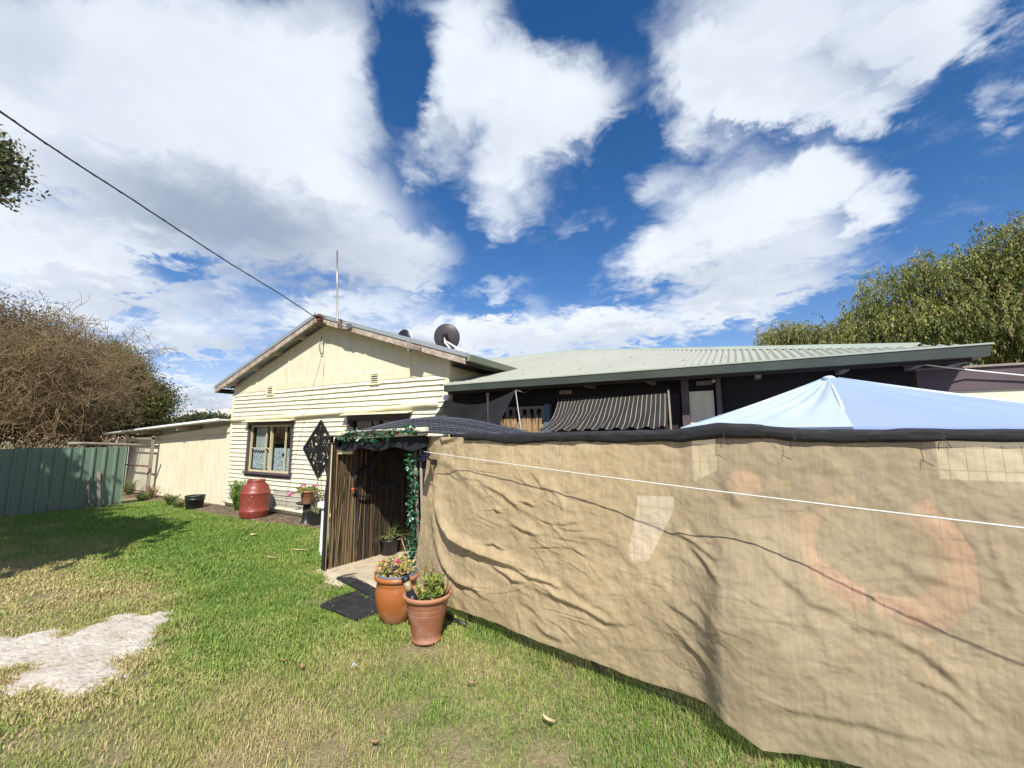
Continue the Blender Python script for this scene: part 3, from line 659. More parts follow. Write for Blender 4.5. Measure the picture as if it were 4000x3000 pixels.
# ================================================================= ROOF FITTINGS
tk = thing('water_heater_tank', (-6.1, 6.7, 3.55), 'silver solar hot water tank with a dark end on the tin roof', 'water tank')
rx = Matrix.Rotation(R(-90), 3, 'X')
mb = MB(); mb.lathe((-6.1, 6.25, 3.64), [(.20, 0), (.215, .03), (.215, 1.0), (.20, 1.05), (.05, 1.1)], 28, rx); obj('cylinder', mb, M['tank'], tk)
mb = MB(); mb.lathe((-6.1, 6.235, 3.64), [(.02, -.03), (.15, -.02), (.198, .005), (.2, .014)], 28, rx); obj('end_cap', mb, M['blackplastic'], tk)
mb = MB(); mb.tube([(-5.98, 7.30, 3.76), (-5.88, 7.32, 3.80), (-5.80, 7.32, 3.76), (-5.80, 7.32, 3.50)], .014, 6); obj('pipe', mb, M['steel'], tk)
for y in (6.45, 7.1):
    mb = MB(); mb.bar((-6.3, y, zg(-6.3)+.02), (-5.9, y, zg(-5.9)+.02), .04, .03); mb.bar((-6.1, y, zg(-6.1)), (-6.1, y, 3.66), .05, .04, (1, 0, 0)); obj('bracket', mb, M['steel'], tk)
ds = thing('satellite_dish', (-4.72, 6.25, 3.2), 'dark grey satellite dish seen from behind on the gable roof', 'satellite dish')
dc = PY(1744, 1318, 6.25); ax = Vector((-.30, .92, .28)).normalized(); rot = ax.to_track_quat('Z', 'Y').to_matrix()
mb = MB(); mb.lathe(dc, [(.0, -.062), (.1, -.055), (.2, -.024), (.255, .006), (.268, .02), (.262, .03), (.245, .012), (.19, -.014), (.1, -.042), (.0, -.05)], 36, rot, cap=False); obj('reflector', mb, M['dish'], ds)
bp_ = dc-np.array(ax)*.09; ft = np.array([-4.70, 6.12, zg(-4.70)+.01])
mb = MB(); mb.tube([bp_+np.array([.0, 0, .04]), bp_+np.array([.02, -.02, -.10]), ft], .020, 8); obj('mast', mb, M['whitemetal'], ds)
mb = MB(); mb.box(bp_+np.array([0, .02, 0]), (.10, .09, .14)); mb.bar(bp_+np.array([-.1, .03, -.06]), bp_+np.array([.1, .03, -.06]), .03, .03); obj('mount', mb, M['ironblack'], ds)
for e in ((-4.38, 6.1), (-4.42, 6.45)):
    mb = MB(); mb.tube([bp_+np.array([.02, -.02, -.06]), (e[0], e[1], zg(e[0])+.01)], .010, 6); obj('strut', mb, M['whitemetal'], ds)
mb = MB(); lp = dc+np.array(ax)*.42+np.array([0, 0, -.2]); mb.tube([dc+np.array([0, .05, -.24]), lp], .012, 6); mb.blob(lp, (.04, .05, .04)); obj('feed_arm', mb, M['dish'], ds)
am = thing('roof_mast', (-6.45, 4.93, 3.6), 'tall thin grey pole rising from the gable barge with a bent foot', 'mast')
p0 = PY(1317, 980, 4.93); p1 = PY(1317, 1250, 4.93); p2 = PY(1330, 1267, 4.93); p3 = PY(1355, 1275, 4.95)
mb = MB(); mb.tube([p0, PY(1317, 1120, 4.93), p1, PY(1320, 1259, 4.93), p2, p3], .017, 10); obj('pole', mb, M['steel'], am)
mb = MB(); mb.box(p3+np.array([.05, .02, 0]), (.09, .06, .08)); obj('clamp', mb, M['steel'], am)
mb = MB(); mb.box(PY(1332, 1260, 4.96), (.015, .05, .12)); obj('clamp', mb, M['rust'], am)
mb = MB(); a = PY(1249, 1243, 4.95); mb.box(a, (.12, .06, .10)); mb.tube([a+np.array([-.07, -.02, 0]), a+np.array([-.02, -.05, .05]), a+np.array([.08, -.04, .02]), a+np.array([.20, -.03, -.02])], .014, 6); mb.blob(a+np.array([.03, -.03, .04]), (.04, .04, .04)); mb.tube([a+np.array([-.04, -.01, -.02]), a+np.array([-.05, -.01, -.24])], .012, 6)
tag(obj('cable_bracket', mb, M['rust']), 'rusty cable anchor at the apex of the gable barge', 'bracket')
mb = MB(); a = PY(1598, 1352, 4.95); mb.box(a, (.05, .05, .17), Matrix.Rotation(R(-8), 3, 'Y')); mb.bar(a+np.array([0, -.01, -.02]), a+np.array([.26, -.01, -.075]), .05, .05); tag(obj('timber_bracket', mb, M['weathered']), 'small timber cleat nailed to the sloping barge board', 'bracket')
a = PY(1238, 1243, 4.93); b = PX(0, 435, -9.0); far = a+(b-a)*2.6
pts = [a+(far-a)*t-np.array([0, 0, 1])*(.55*math.sin(math.pi*t)) for t in np.linspace(0, 1, 60)]
# keep the sagging cable on the sight line it has in the photo
mid = [PX(x, y, X) for x, y, X in ()]
k0 = [(1238, 1243), (1100, 1152), (900, 1030), (700, 900), (500, 768), (300, 640), (150, 540), (0, 435), (-300, 215), (-700, -80)]
pts = []
for i, (x, y) in enumerate(k0):
    X = -7.05+.30*i; pts.append(PX(x, y, X))
cp = []
for i in range(len(pts)-1):
    for t in np.linspace(0, 1, 6, endpoint=False): cp.append(pts[i]+(pts[i+1]-pts[i])*t)
cp.append(pts[-1])
mb = MB(); mb.tube(cp, .008, 6); q = [p+np.array([.006*math.sin(i*1.9), 0, .008*math.cos(i*1.9)]) for i, p in enumerate(cp)]; mb.tube(q, .005, 5)
tag(obj('overhead_cable', mb, M['cable']), 'black twisted overhead cable running down across the sky to the gable peak', 'cable')

# ================================================================= DIAMOND ORNAMENT
def diamond():
    c = PY(1247, 1753, YW-.05); hx, hz = .505, .56; y = YW-.045; mb = MB(); th = .022
    def strip(pts, w):
        pts = [np.array(p, float) for p in pts]
        for a, b in zip(pts[:-1], pts[1:]):
            t = b-a; l = np.linalg.norm(t)
            if l < 1e-5: continue
            t /= l; n = np.array([-t[1], t[0]]); a2 = a-t*w*.18; b2 = b+t*w*.18
            q = [a2+n*w/2, b2+n*w/2, b2-n*w/2, a2-n*w/2]
            yy = y+random.uniform(-.003, .003)
            mb.prism([(c[0]+k[0], yy-th/2, c[2]+k[1]) for k in q], (0, th, 0))
    def inside(p, m=.93): return abs(p[0])/hx+abs(p[1])/hz < m
    D = [(0, hz), (hx, 0), (0, -hz), (-hx, 0), (0, hz)]
    strip(np.array(D)*.965, .034); strip(np.array(D)*.88, .012)
    def arc(cx, cz, r, a0, a1, w, n=12, sq=1.0):
        strip([(cx+r*sq*math.cos(a), cz+r*math.sin(a)) for a in np.linspace(R(a0), R(a1), n)], w)
    strip([(-.33, 0), (.33, 0)], .026); strip([(0, -.36), (0, .36)], .026)
    for sx in (-1, 1):
        for sz in (-1, 1):
            cx, cz = sx*.115, sz*.125
            arc(cx, cz, .098, 0, 360, .026, 20, .9)
            if True:
                s = [(cx+(.085-.0135*k*.5)*math.cos(sx*sz*(.6*k)+.8*sx)*.9, cz+(.085-.0135*k*.5)*math.sin(sx*sz*(.6*k)+.8*sx)) for k in range(11)]
                strip(s, .020)
            # leaf scrolls outward
            for (ox, oz, r) in ((.30, .075, .045), (.075, .305, .045), (.215, .215, .036), (.37, .045, .03), (.045, .40, .032)):
                px, pz = sx*ox, sz*oz
                if inside((px, pz), .9): arc(px, pz, r, random.uniform(0, 60), 300, .018, 9)
            strip([(sx*.02, sz*.26), (sx*.09, sz*.33), (sx*.11, sz*.39)], .018); strip([(sx*.22, sz*.02), (sx*.30, sz*.10), (sx*.34, sz*.13)], .018)
            strip([(sx*.03, sz*.44), (sx*.07, sz*.40)], .015); strip([(sx*.2, sz*.12), (sx*.26, sz*.25)], .018)
    arc(0, 0, .04, 0, 360, .018, 10)
    strip([(-.03, .03), (.03, -.03)], .016)
    rr = obj('wall_ornament', mb, M['ironblack']); tag(rr, 'black diamond shaped scrollwork panel hung on the cream boards', 'wall ornament')
diamond()

# ================================================================= OBJECTS ALONG THE HOUSE
def foliage(name, P, D, L, W, cols, m, parent=None, label=None, base=None):
    n = len(P); V, Q = leaf_cards(P, D, unit(n), L, W); T = np.repeat(cols, 4, 0)
    return robj(name, V, Q, M[m], parent, base, tint=T, smooth=False, label=label)
def lerpcol(a, b, n, t=None):
    t = rng.random(n) if t is None else t
    return np.array(a)+(np.array(b)-np.array(a))*t[:, None]
# drum
c = PZ(990, 2032); v = np.array([c[0], c[1]]); v = v/np.linalg.norm(v); c = np.array([c[0]+v[0]*.22, c[1]+v[1]*.22, 0])
dr = thing('plastic_drum', c, 'tall terracotta red plastic drum with moulded rings beside the window wall', 'drum')
prof = [(.0, 0), (.17, 0), (.215, .02), (.238, .06), (.245, .12), (.252, .14), (.256, .155), (.250, .172), (.243, .18), (.250, .30), (.253, .40), (.252, .46), (.258, .475), (.262, .49), (.256, .505), (.244, .515), (.238, .55), (.222, .60), (.192, .645), (.155, .675), (.150, .685), (.156, .70), (.158, .728), (.145, .735), (.138, .728), (.138, .68), (.1, .64), (0, .64)]
mb = MB(); mb.lathe(c, [(r*1.02, z*1.02) for r, z in prof], 48, cap=False); obj('drum_body', mb, M['drum'], dr)
mb = MB(); a = c+np.array([.20, -.175, .44]); mb.blob(a, (.018, .018, .018)); obj('bung', mb, M['terrapink'], dr)
# bucket
c = PZ(758, 1992); v = c[:2]/np.linalg.norm(c[:2]); c = np.array([*(c[:2]+v*.12), 0])
mb = MB(); mb.lathe(c, [(.0, .01), (.14, .0), (.150, .01), (.172, .20), (.185, .205), (.187, .235), (.180, .24), (.183, .27), (.192, .275), (.192, .30), (.176, .30), (.165, .20), (.142, .03), (0, .03)], 36, cap=False)
tag(obj('bucket', mb, M['blackplastic'], base=c), 'empty black plastic tub standing by the cream shed wall', 'tub')
# stand with geranium
c = np.array([-7.13, 4.98, 0]); st = thing('plant_stand', c, 'black pedestal stand with a round plate below the diamond panel', 'plant stand')
mb = MB(); mb.lathe(c, [(0, 0), (.12, 0), (.12, .02), (.085, .05), (.075, .12), (.07, .27), (.075, .29), (.066, .30), (.068, .34)], 28); obj('column', mb, M['blackplastic'], st)
mb = MB(); mb.lathe(c, [(.0, .341), (.08, .341), (.17, .362), (.20, .385), (.192, .392), (.16, .372), (.0, .355)], 32, cap=False); obj('plate', mb, M['blackplastic'], st)
def pot_profile(r, h, rim=.03): return [(0, 0), (r*.68, 0), (r*.72, .01), (r*.93, h-rim*1.2), (r*1.0, h-rim), (r*1.03, h-rim*.9), (r*1.03, h), (r*.93, h), (r*.85, h-.04), (0, h-.045)]
def flowers(parent, heads, stem_base, mname, r=.025, label=None):
    for h in heads:
        mb = MB()
        for _ in range(11): mb.blob(np.array(h)+rng.normal(0, r*.42, 3), (r*.55, r*.55, r*.4), 6, 4, .2)
        o = obj('flower', mb, M[mname], parent)
    sm = MB()
    for h in heads:
        b = np.array(stem_base)+rng.normal(0, .03, 3)*np.array([1, 1, 0]); h = np.array(h); md = (b+h)/2+np.array([0, 0, .03]); sm.tube([b, md, h], .003, 5)
    obj('flower_stem', sm, M['bark'], parent); return o
p0 = np.array([-7.13, 4.98, .366]); gp = thing('geranium_pot', p0, 'ribbed terracotta pot of magenta flowers on the black pedestal stand', 'potted plant')
mb = MB(); mb.lathe(p0, pot_profile(.135, .24), 32, cap=False)
for z in (.10, .17): mb.lathe(p0, [(.135*(.70+z*.95)+.0, z-.006), (.135*(.70+z*.95)+.006, z), (.135*(.70+z*.95), z+.006)], 32, cap=False)
obj('pot', mb, M['terra'], gp); mb = MB(); mb.lathe(p0, [(0, .20), (.118, .20)], 20, cap=False); obj('potting_soil', mb, M['soil'], gp)
n = 150; a = rng.uniform(0, 6.28, n); rr = .16*np.sqrt(rng.random(n)); P = np.stack([p0[0]+rr*np.cos(a)*1.25-.02, p0[1]+rr*np.sin(a), p0[2]+.20+.10*rng.random(n)-.3*np.maximum(rr-.11, 0)], 1); D = unit(n); D[:, 2] = np.abs(D[:, 2])*.6; D /= np.linalg.norm(D, axis=1, keepdims=True)
foliage('leaves', P, D, .04+.03*rng.random(n), .03+.02*rng.random(n), lerpcol((.10, .16, .03), (.30, .30, .07), n), 'leafattr', gp)
hd = [PY(*q, 4.95) for q in ((1188, 1895), (1231, 1896), (1170, 1912), (1133, 1933), (1143, 1925), (1175, 1905))]
flowers(gp, hd, p0+np.array([0, 0, .22]), 'magenta', .026)
# black planter with striped plant
c = PZ(1237, 2062); c = np.array([*(c[:2]*1.02), 0]); bpn = thing('black_planter', c, 'square black pot of striped leaves half hidden behind the white post', 'potted plant')
mb = MB(); mb.lathe(c, [(0, 0), (.13, 0), (.15, .22), (.165, .225), (.165, .25), (.15, .25), (.14, .2), (0, .2)], 4, Matrix.Rotation(R(40), 3, 'Z'), smooth=False, cap=False); obj('pot', mb, M['blackplastic'], bpn)
def strap_leaves(name, base, n, L, w, parent, cols, droop=1.0, spread=.5):
    Vs = []; Qs = []; T = []; o = 0
    for i in range(n):
        a = rng.uniform(0, 6.28); l = L*rng.uniform(.55, 1.1); el = rng.uniform(.5, 1.35); p = np.array(base)+rng.normal(0, .02, 3)*np.array([1, 1, .2]); d = np.array([math.cos(a)*math.cos(el), math.sin(a)*math.cos(el), math.sin(el)]); s = np.array([-math.sin(a), math.cos(a), 0]); k = 8; st = l/k
        cc = cols[rng.integers(len(cols))]*rng.uniform(.8, 1.2)
        for j in range(k+1):
            ww = w*(1-(j/k)**2*.95)*(.5+.5*min(1, j/2)); Vs += [p-s*ww/2, p+s*ww/2]; T += [cc, cc]
            p = p+d*st; d = d+np.array([0, 0, -droop*.16*(j+1)/k*2]); d /= np.linalg.norm(d)
        for j in range(k): Qs.append((o+2*j, o+2*j+1, o+2*j+3, o+2*j+2))
        o += 2*(k+1)
    return robj(name, np.array(Vs), np.array(Qs), M['leafattr'], parent, tint=np.array(T))
pal = [np.array([.16, .22, .06]), np.array([.55, .55, .28]), np.array([.62, .62, .36])]
strap_leaves('leaves', c+np.array([-.03, 0, .22]), 34, .30, .018, bpn, pal, 1.1)
# spindly shrub behind the pots against the wall
def stems_plant(name, c, h, n, spread, leaves, L, W, ca, cb, label, cat, up=.8):
    t = thing(name, c, label, cat); mb = MB(); P = []; D = []
    for i in range(n):
        a = rng.uniform(0, 6.28); e = np.array(c)+np.array([math.cos(a)*spread*rng.random(), math.sin(a)*spread*rng.random(), h*rng.uniform(.6, 1)]); s = np.array(c)+rng.normal(0, .03, 3)*np.array([1, 1, 0]); m_ = (s+e)/2+rng.normal(0, .02, 3); mb.tube([s, m_, e], [.005, .004, .002], 5)
        for k in range(leaves):
            u = rng.random()**.8; p = s+(m_-s)*2*u if u < .5 else m_+(e-m_)*(2*u-1); d = rng.normal(size=3); d[2] = abs(d[2])*up; P.append(p); D.append(d/np.linalg.norm(d))
    obj('stem', mb, M['bark'], t); n = len(P)
    foliage('leaves', np.array(P), np.array(D), L*rng.uniform(.6, 1.2, n), W*rng.uniform(.7, 1.2, n), lerpcol(ca, cb, n), 'leafattr', t); return t
p = PY(1262, 1990, 5.05); stems_plant('wall_shrub', (p[0], 5.05, 0), .95, 12, .2, 30, .045, .014, (.12, .16, .05), (.33, .34, .14), 'spindly grey green shrub against the boards beside the diamond panel', 'shrub')
p = PZ(890, 2000); stems_plant('tall_weed', (p[0]+.1, 5.05, 0), .66, 34, .22, 90, .055, .016, (.12, .24, .03), (.26, .42, .08), 'feathery bright green weed in the corner by the cottage and shed', 'weed')
for q, h, s, ca, cb, lb in (((665, 1975), .26, .22, (.08, .15, .03), (.2, .28, .07), 'low green weed at the foot of the shed wall'), ((700, 1985), .14, .15, (.1, .16, .03), (.25, .28, .08), 'small weed sprouting just left of the black tub'), ((505, 1935), .42, .28, (.08, .13, .03), (.26, .32, .10), 'green weeds behind the rusty mesh gate'), ((590, 1950), .34, .25, (.36, .24, .12), (.52, .38, .22), 'dry straw coloured weed at the gate post'), ((555, 1955), .18, .2, (.09, .16, .03), (.2, .28, .07), 'short green weeds in front of the gate')):
    c = PZ(*q); stems_plant('weed', (c[0], c[1], 0), h, 34, s, 34, .055, .011, ca, cb, lb, 'weed')
# white post
c = PZ(1262, 2172); wp = thing('white_post', c, 'white post with a wider cap beside the reed entrance', 'post')
zt = .70
mb = MB(); mb.box2((c[0]-.036, c[1]-.036, .06), (c[0]+.036, c[1]+.036, zt-.06)); mb.box2((c[0]-.03, c[1]-.03, 0), (c[0]+.03, c[1]+.03, .06)); obj('shaft', mb, M['whiteplastic'], wp)
mb = MB(); mb.box2((c[0]-.075, c[1]-.075, zt-.06), (c[0]+.075, c[1]+.075, zt)); mb.prism([(c[0]-.07, c[1]-.07, zt), (c[0]+.07, c[1]-.07, zt), (c[0]+.07, c[1]+.07, zt), (c[0]-.07, c[1]+.07, zt)], (0, 0, .015)); obj('cap', mb, M['whiteplastic'], wp)

# ================================================================= REED ENTRANCE
ent = thing('reed_entrance', (-3.8, 3.7, 0), 'low reed lined entrance with a netted roof and cream lintel', 'entrance')
REED_SHADE = ((.075, .048, .025), (.04, .027, .017), (.022, .016, .011), (.012, .010, .008), (.13, .085, .043), (.05, .037, .026))  # back reed tints darkened to paint the shade inside the entrance
def reeds(path, h, n, layers, zt=None, dark=False):
    path = [np.array(p, float) for p in path]; L = np.r_[0, np.cumsum([np.linalg.norm(b-a) for a, b in zip(path[:-1], path[1:])])]
    mb = MB(); T = []
    for k in range(n*layers):
        s = rng.uniform(0, L[-1]); i = min(np.searchsorted(L, s, 'right')-1, len(path)-2); u = (s-L[i])/(L[i+1]-L[i]); p = path[i]+(path[i+1]-path[i])*u
        t = (path[i+1]-path[i]); t /= np.linalg.norm(t); nrm = np.array([t[1], -t[0]]); off = rng.uniform(-.022, .022); q = p+nrm*off
        hh = h*rng.uniform(.93, 1.0); dl = t*rng.normal(0, .035)+nrm*rng.normal(0, .008); r = rng.uniform(.0028, .0055)
        z0 = rng.uniform(-.01, .04)
        mb.tube([(q[0], q[1], z0), (q[0]+dl[0]*.5+rng.normal(0, .004), q[1]+dl[1]*.5+rng.normal(0, .004), hh*.5), (q[0]+dl[0], q[1]+dl[1], hh)], r, 5, cap=False)
        cset = REED_SHADE if dark else ((.24, .155, .07), (.16, .10, .048), (.08, .055, .03), (.03, .023, .016), (.34, .235, .11), (.10, .08, .06)); cc = np.array(cset[rng.integers(6)])*rng.uniform(.75, 1.2)
        if not dark: cc = cc*(1.15-.95*max(0, s/L[-1]-.2))*rng.choice((.25, .5, .7, .9, 1.05))  # tint falls off toward the rear, painting the deepening shade
        T += [cc]*15
    return mb, np.array(T)
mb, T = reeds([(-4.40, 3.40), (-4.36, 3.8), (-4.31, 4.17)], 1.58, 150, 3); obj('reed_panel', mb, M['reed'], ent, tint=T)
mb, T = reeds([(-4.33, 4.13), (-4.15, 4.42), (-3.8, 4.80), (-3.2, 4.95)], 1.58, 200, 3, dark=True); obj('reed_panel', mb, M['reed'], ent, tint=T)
mb = MB(); bkp_ = [(-4.435, 3.42), (-4.40, 3.8), (-4.375, 4.16), (-4.20, 4.50), (-3.8, 4.88), (-3.2, 5.02)]; mb.grid(np.array([[(x, y, z) for z in (0, .8, 1.59)] for x, y in bkp_])); obj('backing_cloth', mb, M['netcloth'], ent)
# side post, thin bamboo and torn black cloth on the outer face
mb = MB(); mb.tube([(-4.43, 3.37, 0), (-4.42, 3.37, 1.60)], .016, 8); obj('post', mb, M['darktimber'], ent)
mb = MB(); mb.tube([(-4.39, 3.35, 0), (-4.385, 3.35, .8), (-4.39, 3.35, 1.5)], .007, 6); obj('bamboo', mb, M['dryleaf'], ent)
P = np.zeros((26, 14, 3))
for i, z in enumerate(np.linspace(.0, 1.52, 26)):
    for j, u in enumerate(np.linspace(0, 1, 14)):
        bul = .09*math.exp(-((z-.35)/.35)**2)+.02*math.sin(z*9+u*4)+.17*max(0, 1-abs(z-1.22)/.12)*(1-u)
        P[i, j] = (-4.44-(.010+.015*math.exp(-(z/.8)**2))*(1-u)-bul*(1-u)*.45, 3.36+.02*math.sin(u*9+z*5)+u*.05+.7*max(0, u-.5)*0, z)
mb = MB(); mb.grid(P); obj('side_cloth', mb, M['shaderoll'], ent)
# lintel (channel section, cream)
a = PY(1322, 1694, 3.36); b = PY(1668, 1676, 3.36); mb = MB(); mb.bar(a, b, .05, .045); mb.bar(a+np.array([0, .0, -.05]), b+np.array([0, 0, -.045]), .03, .04); obj('lintel', mb, M['creamtrim'], ent)
vl = MB(); vl.grid(np.array([[a+(b-a)*t+np.array([.0, .03, -.05-.15*k-.02*math.sin(t*17)*k]) for k in (0, .5, 1)] for t in np.linspace(0.02, .98, 30)])); obj('header_cloth', vl, M['netcloth'], ent)
pr = PZ(1640, 2285); mb = MB(); mb.tube([(pr[0]-.02, pr[1]+.02, 0), (pr[0]-.05, pr[1]-.10, 1.60)], .020, 8); mb.tube([(pr[0]+.02, pr[1]+.04, 0), (pr[0]+.0, pr[1]-.06, 1.60)], .016, 8); obj('post', mb, M['weathered'], ent)
mb = MB(); P = np.zeros((14, 6, 3))
for i, z in enumerate(np.linspace(.02, 1.60, 14)):
    for j, u in enumerate(np.linspace(0, 1, 6)): P[i, j] = (pr[0]+.0+u*.16-.03*z, pr[1]+.07+.02*math.sin(z*7+u*5)-.07*z, z)
mb.grid(P); obj('side_cloth', mb, M['shaderoll'], ent)
# domed roof cloth with diamond net
def dome(u, v):
    x = -4.52+u*2.36; y = 3.30+v*1.48
    k = min(1, max(0, (u-.16)/.84)); z = 1.60+.25*math.sin(math.pi*k**.56)*(math.sin(math.pi*min(1, v*.60+.06))**.9)
    return np.array([x, y, z])
mb = MB(); mb.grid(np.array([[dome(i/30, j/16) for j in range(17)] for i in range(31)])); rc = obj('roof_cloth', mb, M['netcloth'], ent)
mb = MB()
for k in range(-14, 34):
    for s in (1, -1):
        pts = []
        for t in np.linspace(0, 1, 18):
            u = (k/30)+t*.55*s+(.0 if s > 0 else .3); v = t
            if 0 <= u <= 1: pts.append(dome(u, v)+np.array([0, 0, .010+.006*math.sin(k*3+t*9)]))
            else:
                if len(pts) > 1: mb.tube(pts, .0030, 4)
                pts = []
        if len(pts) > 1: mb.tube(pts, .0030, 4)
obj('roof_net', mb, M['netstrand'], rc)
# garland (rests on the lintel, climbs down the post)
def garland():
    A = [PY(*q, 3.33) for q in ((1338, 1708), (1365, 1690), (1400, 1700), (1440, 1708), (1480, 1702), (1520, 1690), (1560, 1690), (1600, 1672), (1630, 1690))]
    Bp = [np.array([pr[0]-.05-.004*math.sin(i*1.7), pr[1]-.15+.10*(1-z/1.6), z]) for i, z in enumerate(np.linspace(1.60, .04, 28))]
    t = thing('ivy_garland', Bp[-1], 'artificial green ivy garland draped on the lintel and right entrance post', 'garland')
    P = []; 
    for path, n, sp in ((A, 210, (.040, .028, .032)), (Bp, 380, (.027, .027, .03))):
        for k in range(n):
            u = rng.random()*(len(path)-1); i = int(u); p = path[i]+(path[i+1]-path[i])*(u-i); P.append(p+rng.normal(0, 1, 3)*np.array(sp))
    P = np.array(P); n = len(P); D = unit(n); D[:, 2] -= .5; D /= np.linalg.norm(D, axis=1, keepdims=True)
    S = np.cross(D, unit(n)); S /= np.linalg.norm(S, axis=1, keepdims=True); L = rng.uniform(.035, .07, n); W = L*rng.uniform(.6, .85, n)
    Nn = np.cross(D, S); V = []
    for f, s, h in ((0, 0, 0), (.30, .48, .10), (.42, .22, .04), (.68, .34, .08), (1, 0, .0), (.68, -.34, .08), (.42, -.22, .04), (.30, -.48, .10)): V.append(P+D*(L*f)[:, None]+S*(W*s)[:, None]+Nn*(L*h)[:, None])
    V = np.stack(V, 1).reshape(-1, 3); Q = np.arange(n*8).reshape(n, 8)
    col = lerpcol((.012, .070, .030), (.055, .20, .085), n); glint = rng.random(n) < .05; col[glint] = (.45, .62, .52)  # a few leaves tinted whitish as painted highlights
    robj('leaves', V, Q, M['leafstiff'], t, tint=np.repeat(col, 8, 0), smooth=False)
    mb = MB(); mb.tube(A, .006, 5); mb.tube(Bp, .007, 5); obj('stem', mb, M['gutter'], t)
    mb = MB()
    for q in ((1605, 1666), (1550, 1690)): mb = MB(); mb.blob(PY(*q, 3.32), (.016, .016, .014), 6, 4, .2); obj('berry', mb, M['petal'], t)
garland()
# solar wall light (left)
c = PX(1352, 1757, -4.28); sl = thing('solar_light', c, 'small solar wall light with a sloping panel on the reed screen', 'solar light')
mb = MB(); ro = Matrix.Rotation(R(35), 3, 'Z')
mb.prism([c+np.array(ro @ Vector(p)) for p in ((-.085, -.03, -.05), (.085, -.03, -.05), (.085, -.045, .0), (-.085, -.045, .0))], np.array(ro @ Vector((0, .09, 0)))); obj('body', mb, M['creamtrim'], sl)
mb = MB(); mb.prism([c+np.array(ro @ Vector(p)) for p in ((-.10, -.07, .002), (.10, -.07, .002), (.10, .06, .085), (-.10, .06, .085))], (0, 0, .012)); obj('cell', mb, M['panelblack'], sl)
mb = MB(); mb.blob(c+np.array(ro @ Vector((.01, -.075, .005))), (.012, .012, .012)); obj('sensor', mb, M['whiteplastic'], sl)
# solar panel (right), at the corner of the fence
c = np.array([-3.02, 3.27, 1.47]); sp = thing('solar_charger', c, 'small black solar panel bracketed at the fence corner beside the garland', 'solar panel')
q4 = [PY(*q, Y) for q, Y in (((1626, 1798), 3.14), ((1650, 1800), 3.08), ((1680, 1772), 3.20), ((1676, 1757), 3.28))]
mb = MB(); mb.prism(q4, (0, .012, -.012)); obj('panel', mb, M['panelblack'], sp)
mb = MB(); mb.bar(np.mean(q4, 0), np.mean(q4, 0)+np.array([.10, .10, -.10]), .02, .02); mb.box(np.mean(q4, 0)+np.array([.06, .07, -.06]), (.05, .05, .05)); obj('bracket', mb, M['blackplastic'], sp)
# coil of hose and wire hung on the reeds
def coil(name, c, r, nrm, turns, tr, m, label, cat, jit=.02):
    nrm = np.array(nrm, float); nrm /= np.linalg.norm(nrm); a = np.cross(nrm, (0, 0, 1)); a /= np.linalg.norm(a); b = np.cross(a, nrm); pts = []
    n = int(turns*26)
    for i in range(n):
        q = 2*math.pi*i/26; tn = int(i/26); rv = np.random.default_rng(tn+3).random(3); rr = r*(1+jit*math.sin(i*.37)*.3+jit*2.2*(rv[0]-.6)*(1-abs((i/26) % 1-.5))); pts.append(np.array(c)+a*rr*math.cos(q)+b*rr*1.12*math.sin(q)+nrm*(.02+.012*math.sin(i*.21)))
    mb = MB(); mb.tube(pts, tr, 6); return tag(obj(name, mb, m), label, cat)
coil('garden_hose', PX(1425, 1880, -4.30), .17, (1, -.05, 0), 3.2, .010, M['blackplastic'], 'black hose coil hung on the sunlit reed panel', 'hose')
coil('wire_wreath', PX(1510, 1835, -4.14), .19, (.75, -.65, 0), 22, .0045, M['cable'], 'dark bundle of coiled wire hung in the shaded reed corner', 'wire coil', .20)
a = PX(1373, 1912, -4.31); mb = MB(); mb.tube([a, a+np.array([.005, .055, .005])], .016, 8); mb.tube([a+np.array([0, .05, .005]), a+np.array([0, .09, .0])], .010, 6); tag(obj('hose_nozzle', mb, M['terrared']), 'small orange hose fitting against the sunlit reeds', 'hose fitting')
# plants at the foot of the reeds
c = PZ(1518, 2176); sp_ = thing('spider_plant', c, 'arching striped spider plant in a black pot at the foot of the reeds', 'potted plant')
mb = MB(); mb.lathe(c, [(r*1.05, z) for r, z in pot_profile(.125, .24)], 28, cap=False); mb.lathe(c, [(0, .0), (.14, .0), (.145, .02), (.13, .025)], 28, cap=False); obj('pot', mb, M['blackplastic'], sp_)
strap_leaves('leaves', c+np.array([0, 0, .21]), 90, .40, .013, sp_, [np.array([.13, .20, .05]), np.array([.22, .28, .09]), np.array([.55, .56, .26])], 1.15)
mb = MB(); s = c+np.array([.05, 0, .2]); mb.tube([s, s+np.array([.14, .03, .06]), s+np.array([.22, .02, -.08]), s+np.array([.30, -.02, -.20])], .005, 5); mb.tube([c+np.array([-.02, 0, .22]), c+np.array([-.08, .05, .42]), c+np.array([-.13, .08, .54])], .004, 5); obj('runner', mb, M['dryleaf'], sp_)
c = PZ(1585, 2146); c2 = thing('small_plant', c, 'small terracotta pot of dull trailing leaves in the shaded reed corner', 'potted plant')
mb = MB(); mb.lathe(c, pot_profile(.12, .15), 24, cap=False); obj('pot', mb, M['terra'], c2)
n = 110; P = c+np.stack([rng.normal(0, .09, n), rng.normal(0, .08, n), .14+.10*rng.random(n)], 1); D = unit(n); foliage('leaves', P, D, .06+.03*rng.random(n), .02+.01*rng.random(n), lerpcol((.08, .12, .03), (.3, .17, .07), n), 'leafattr', c2)
strap_leaves('long_leaves', c+np.array([.05, .1, .15]), 24, .45, .025, c2, [np.array([.06, .12, .03]), np.array([.1, .17, .04])], .8)

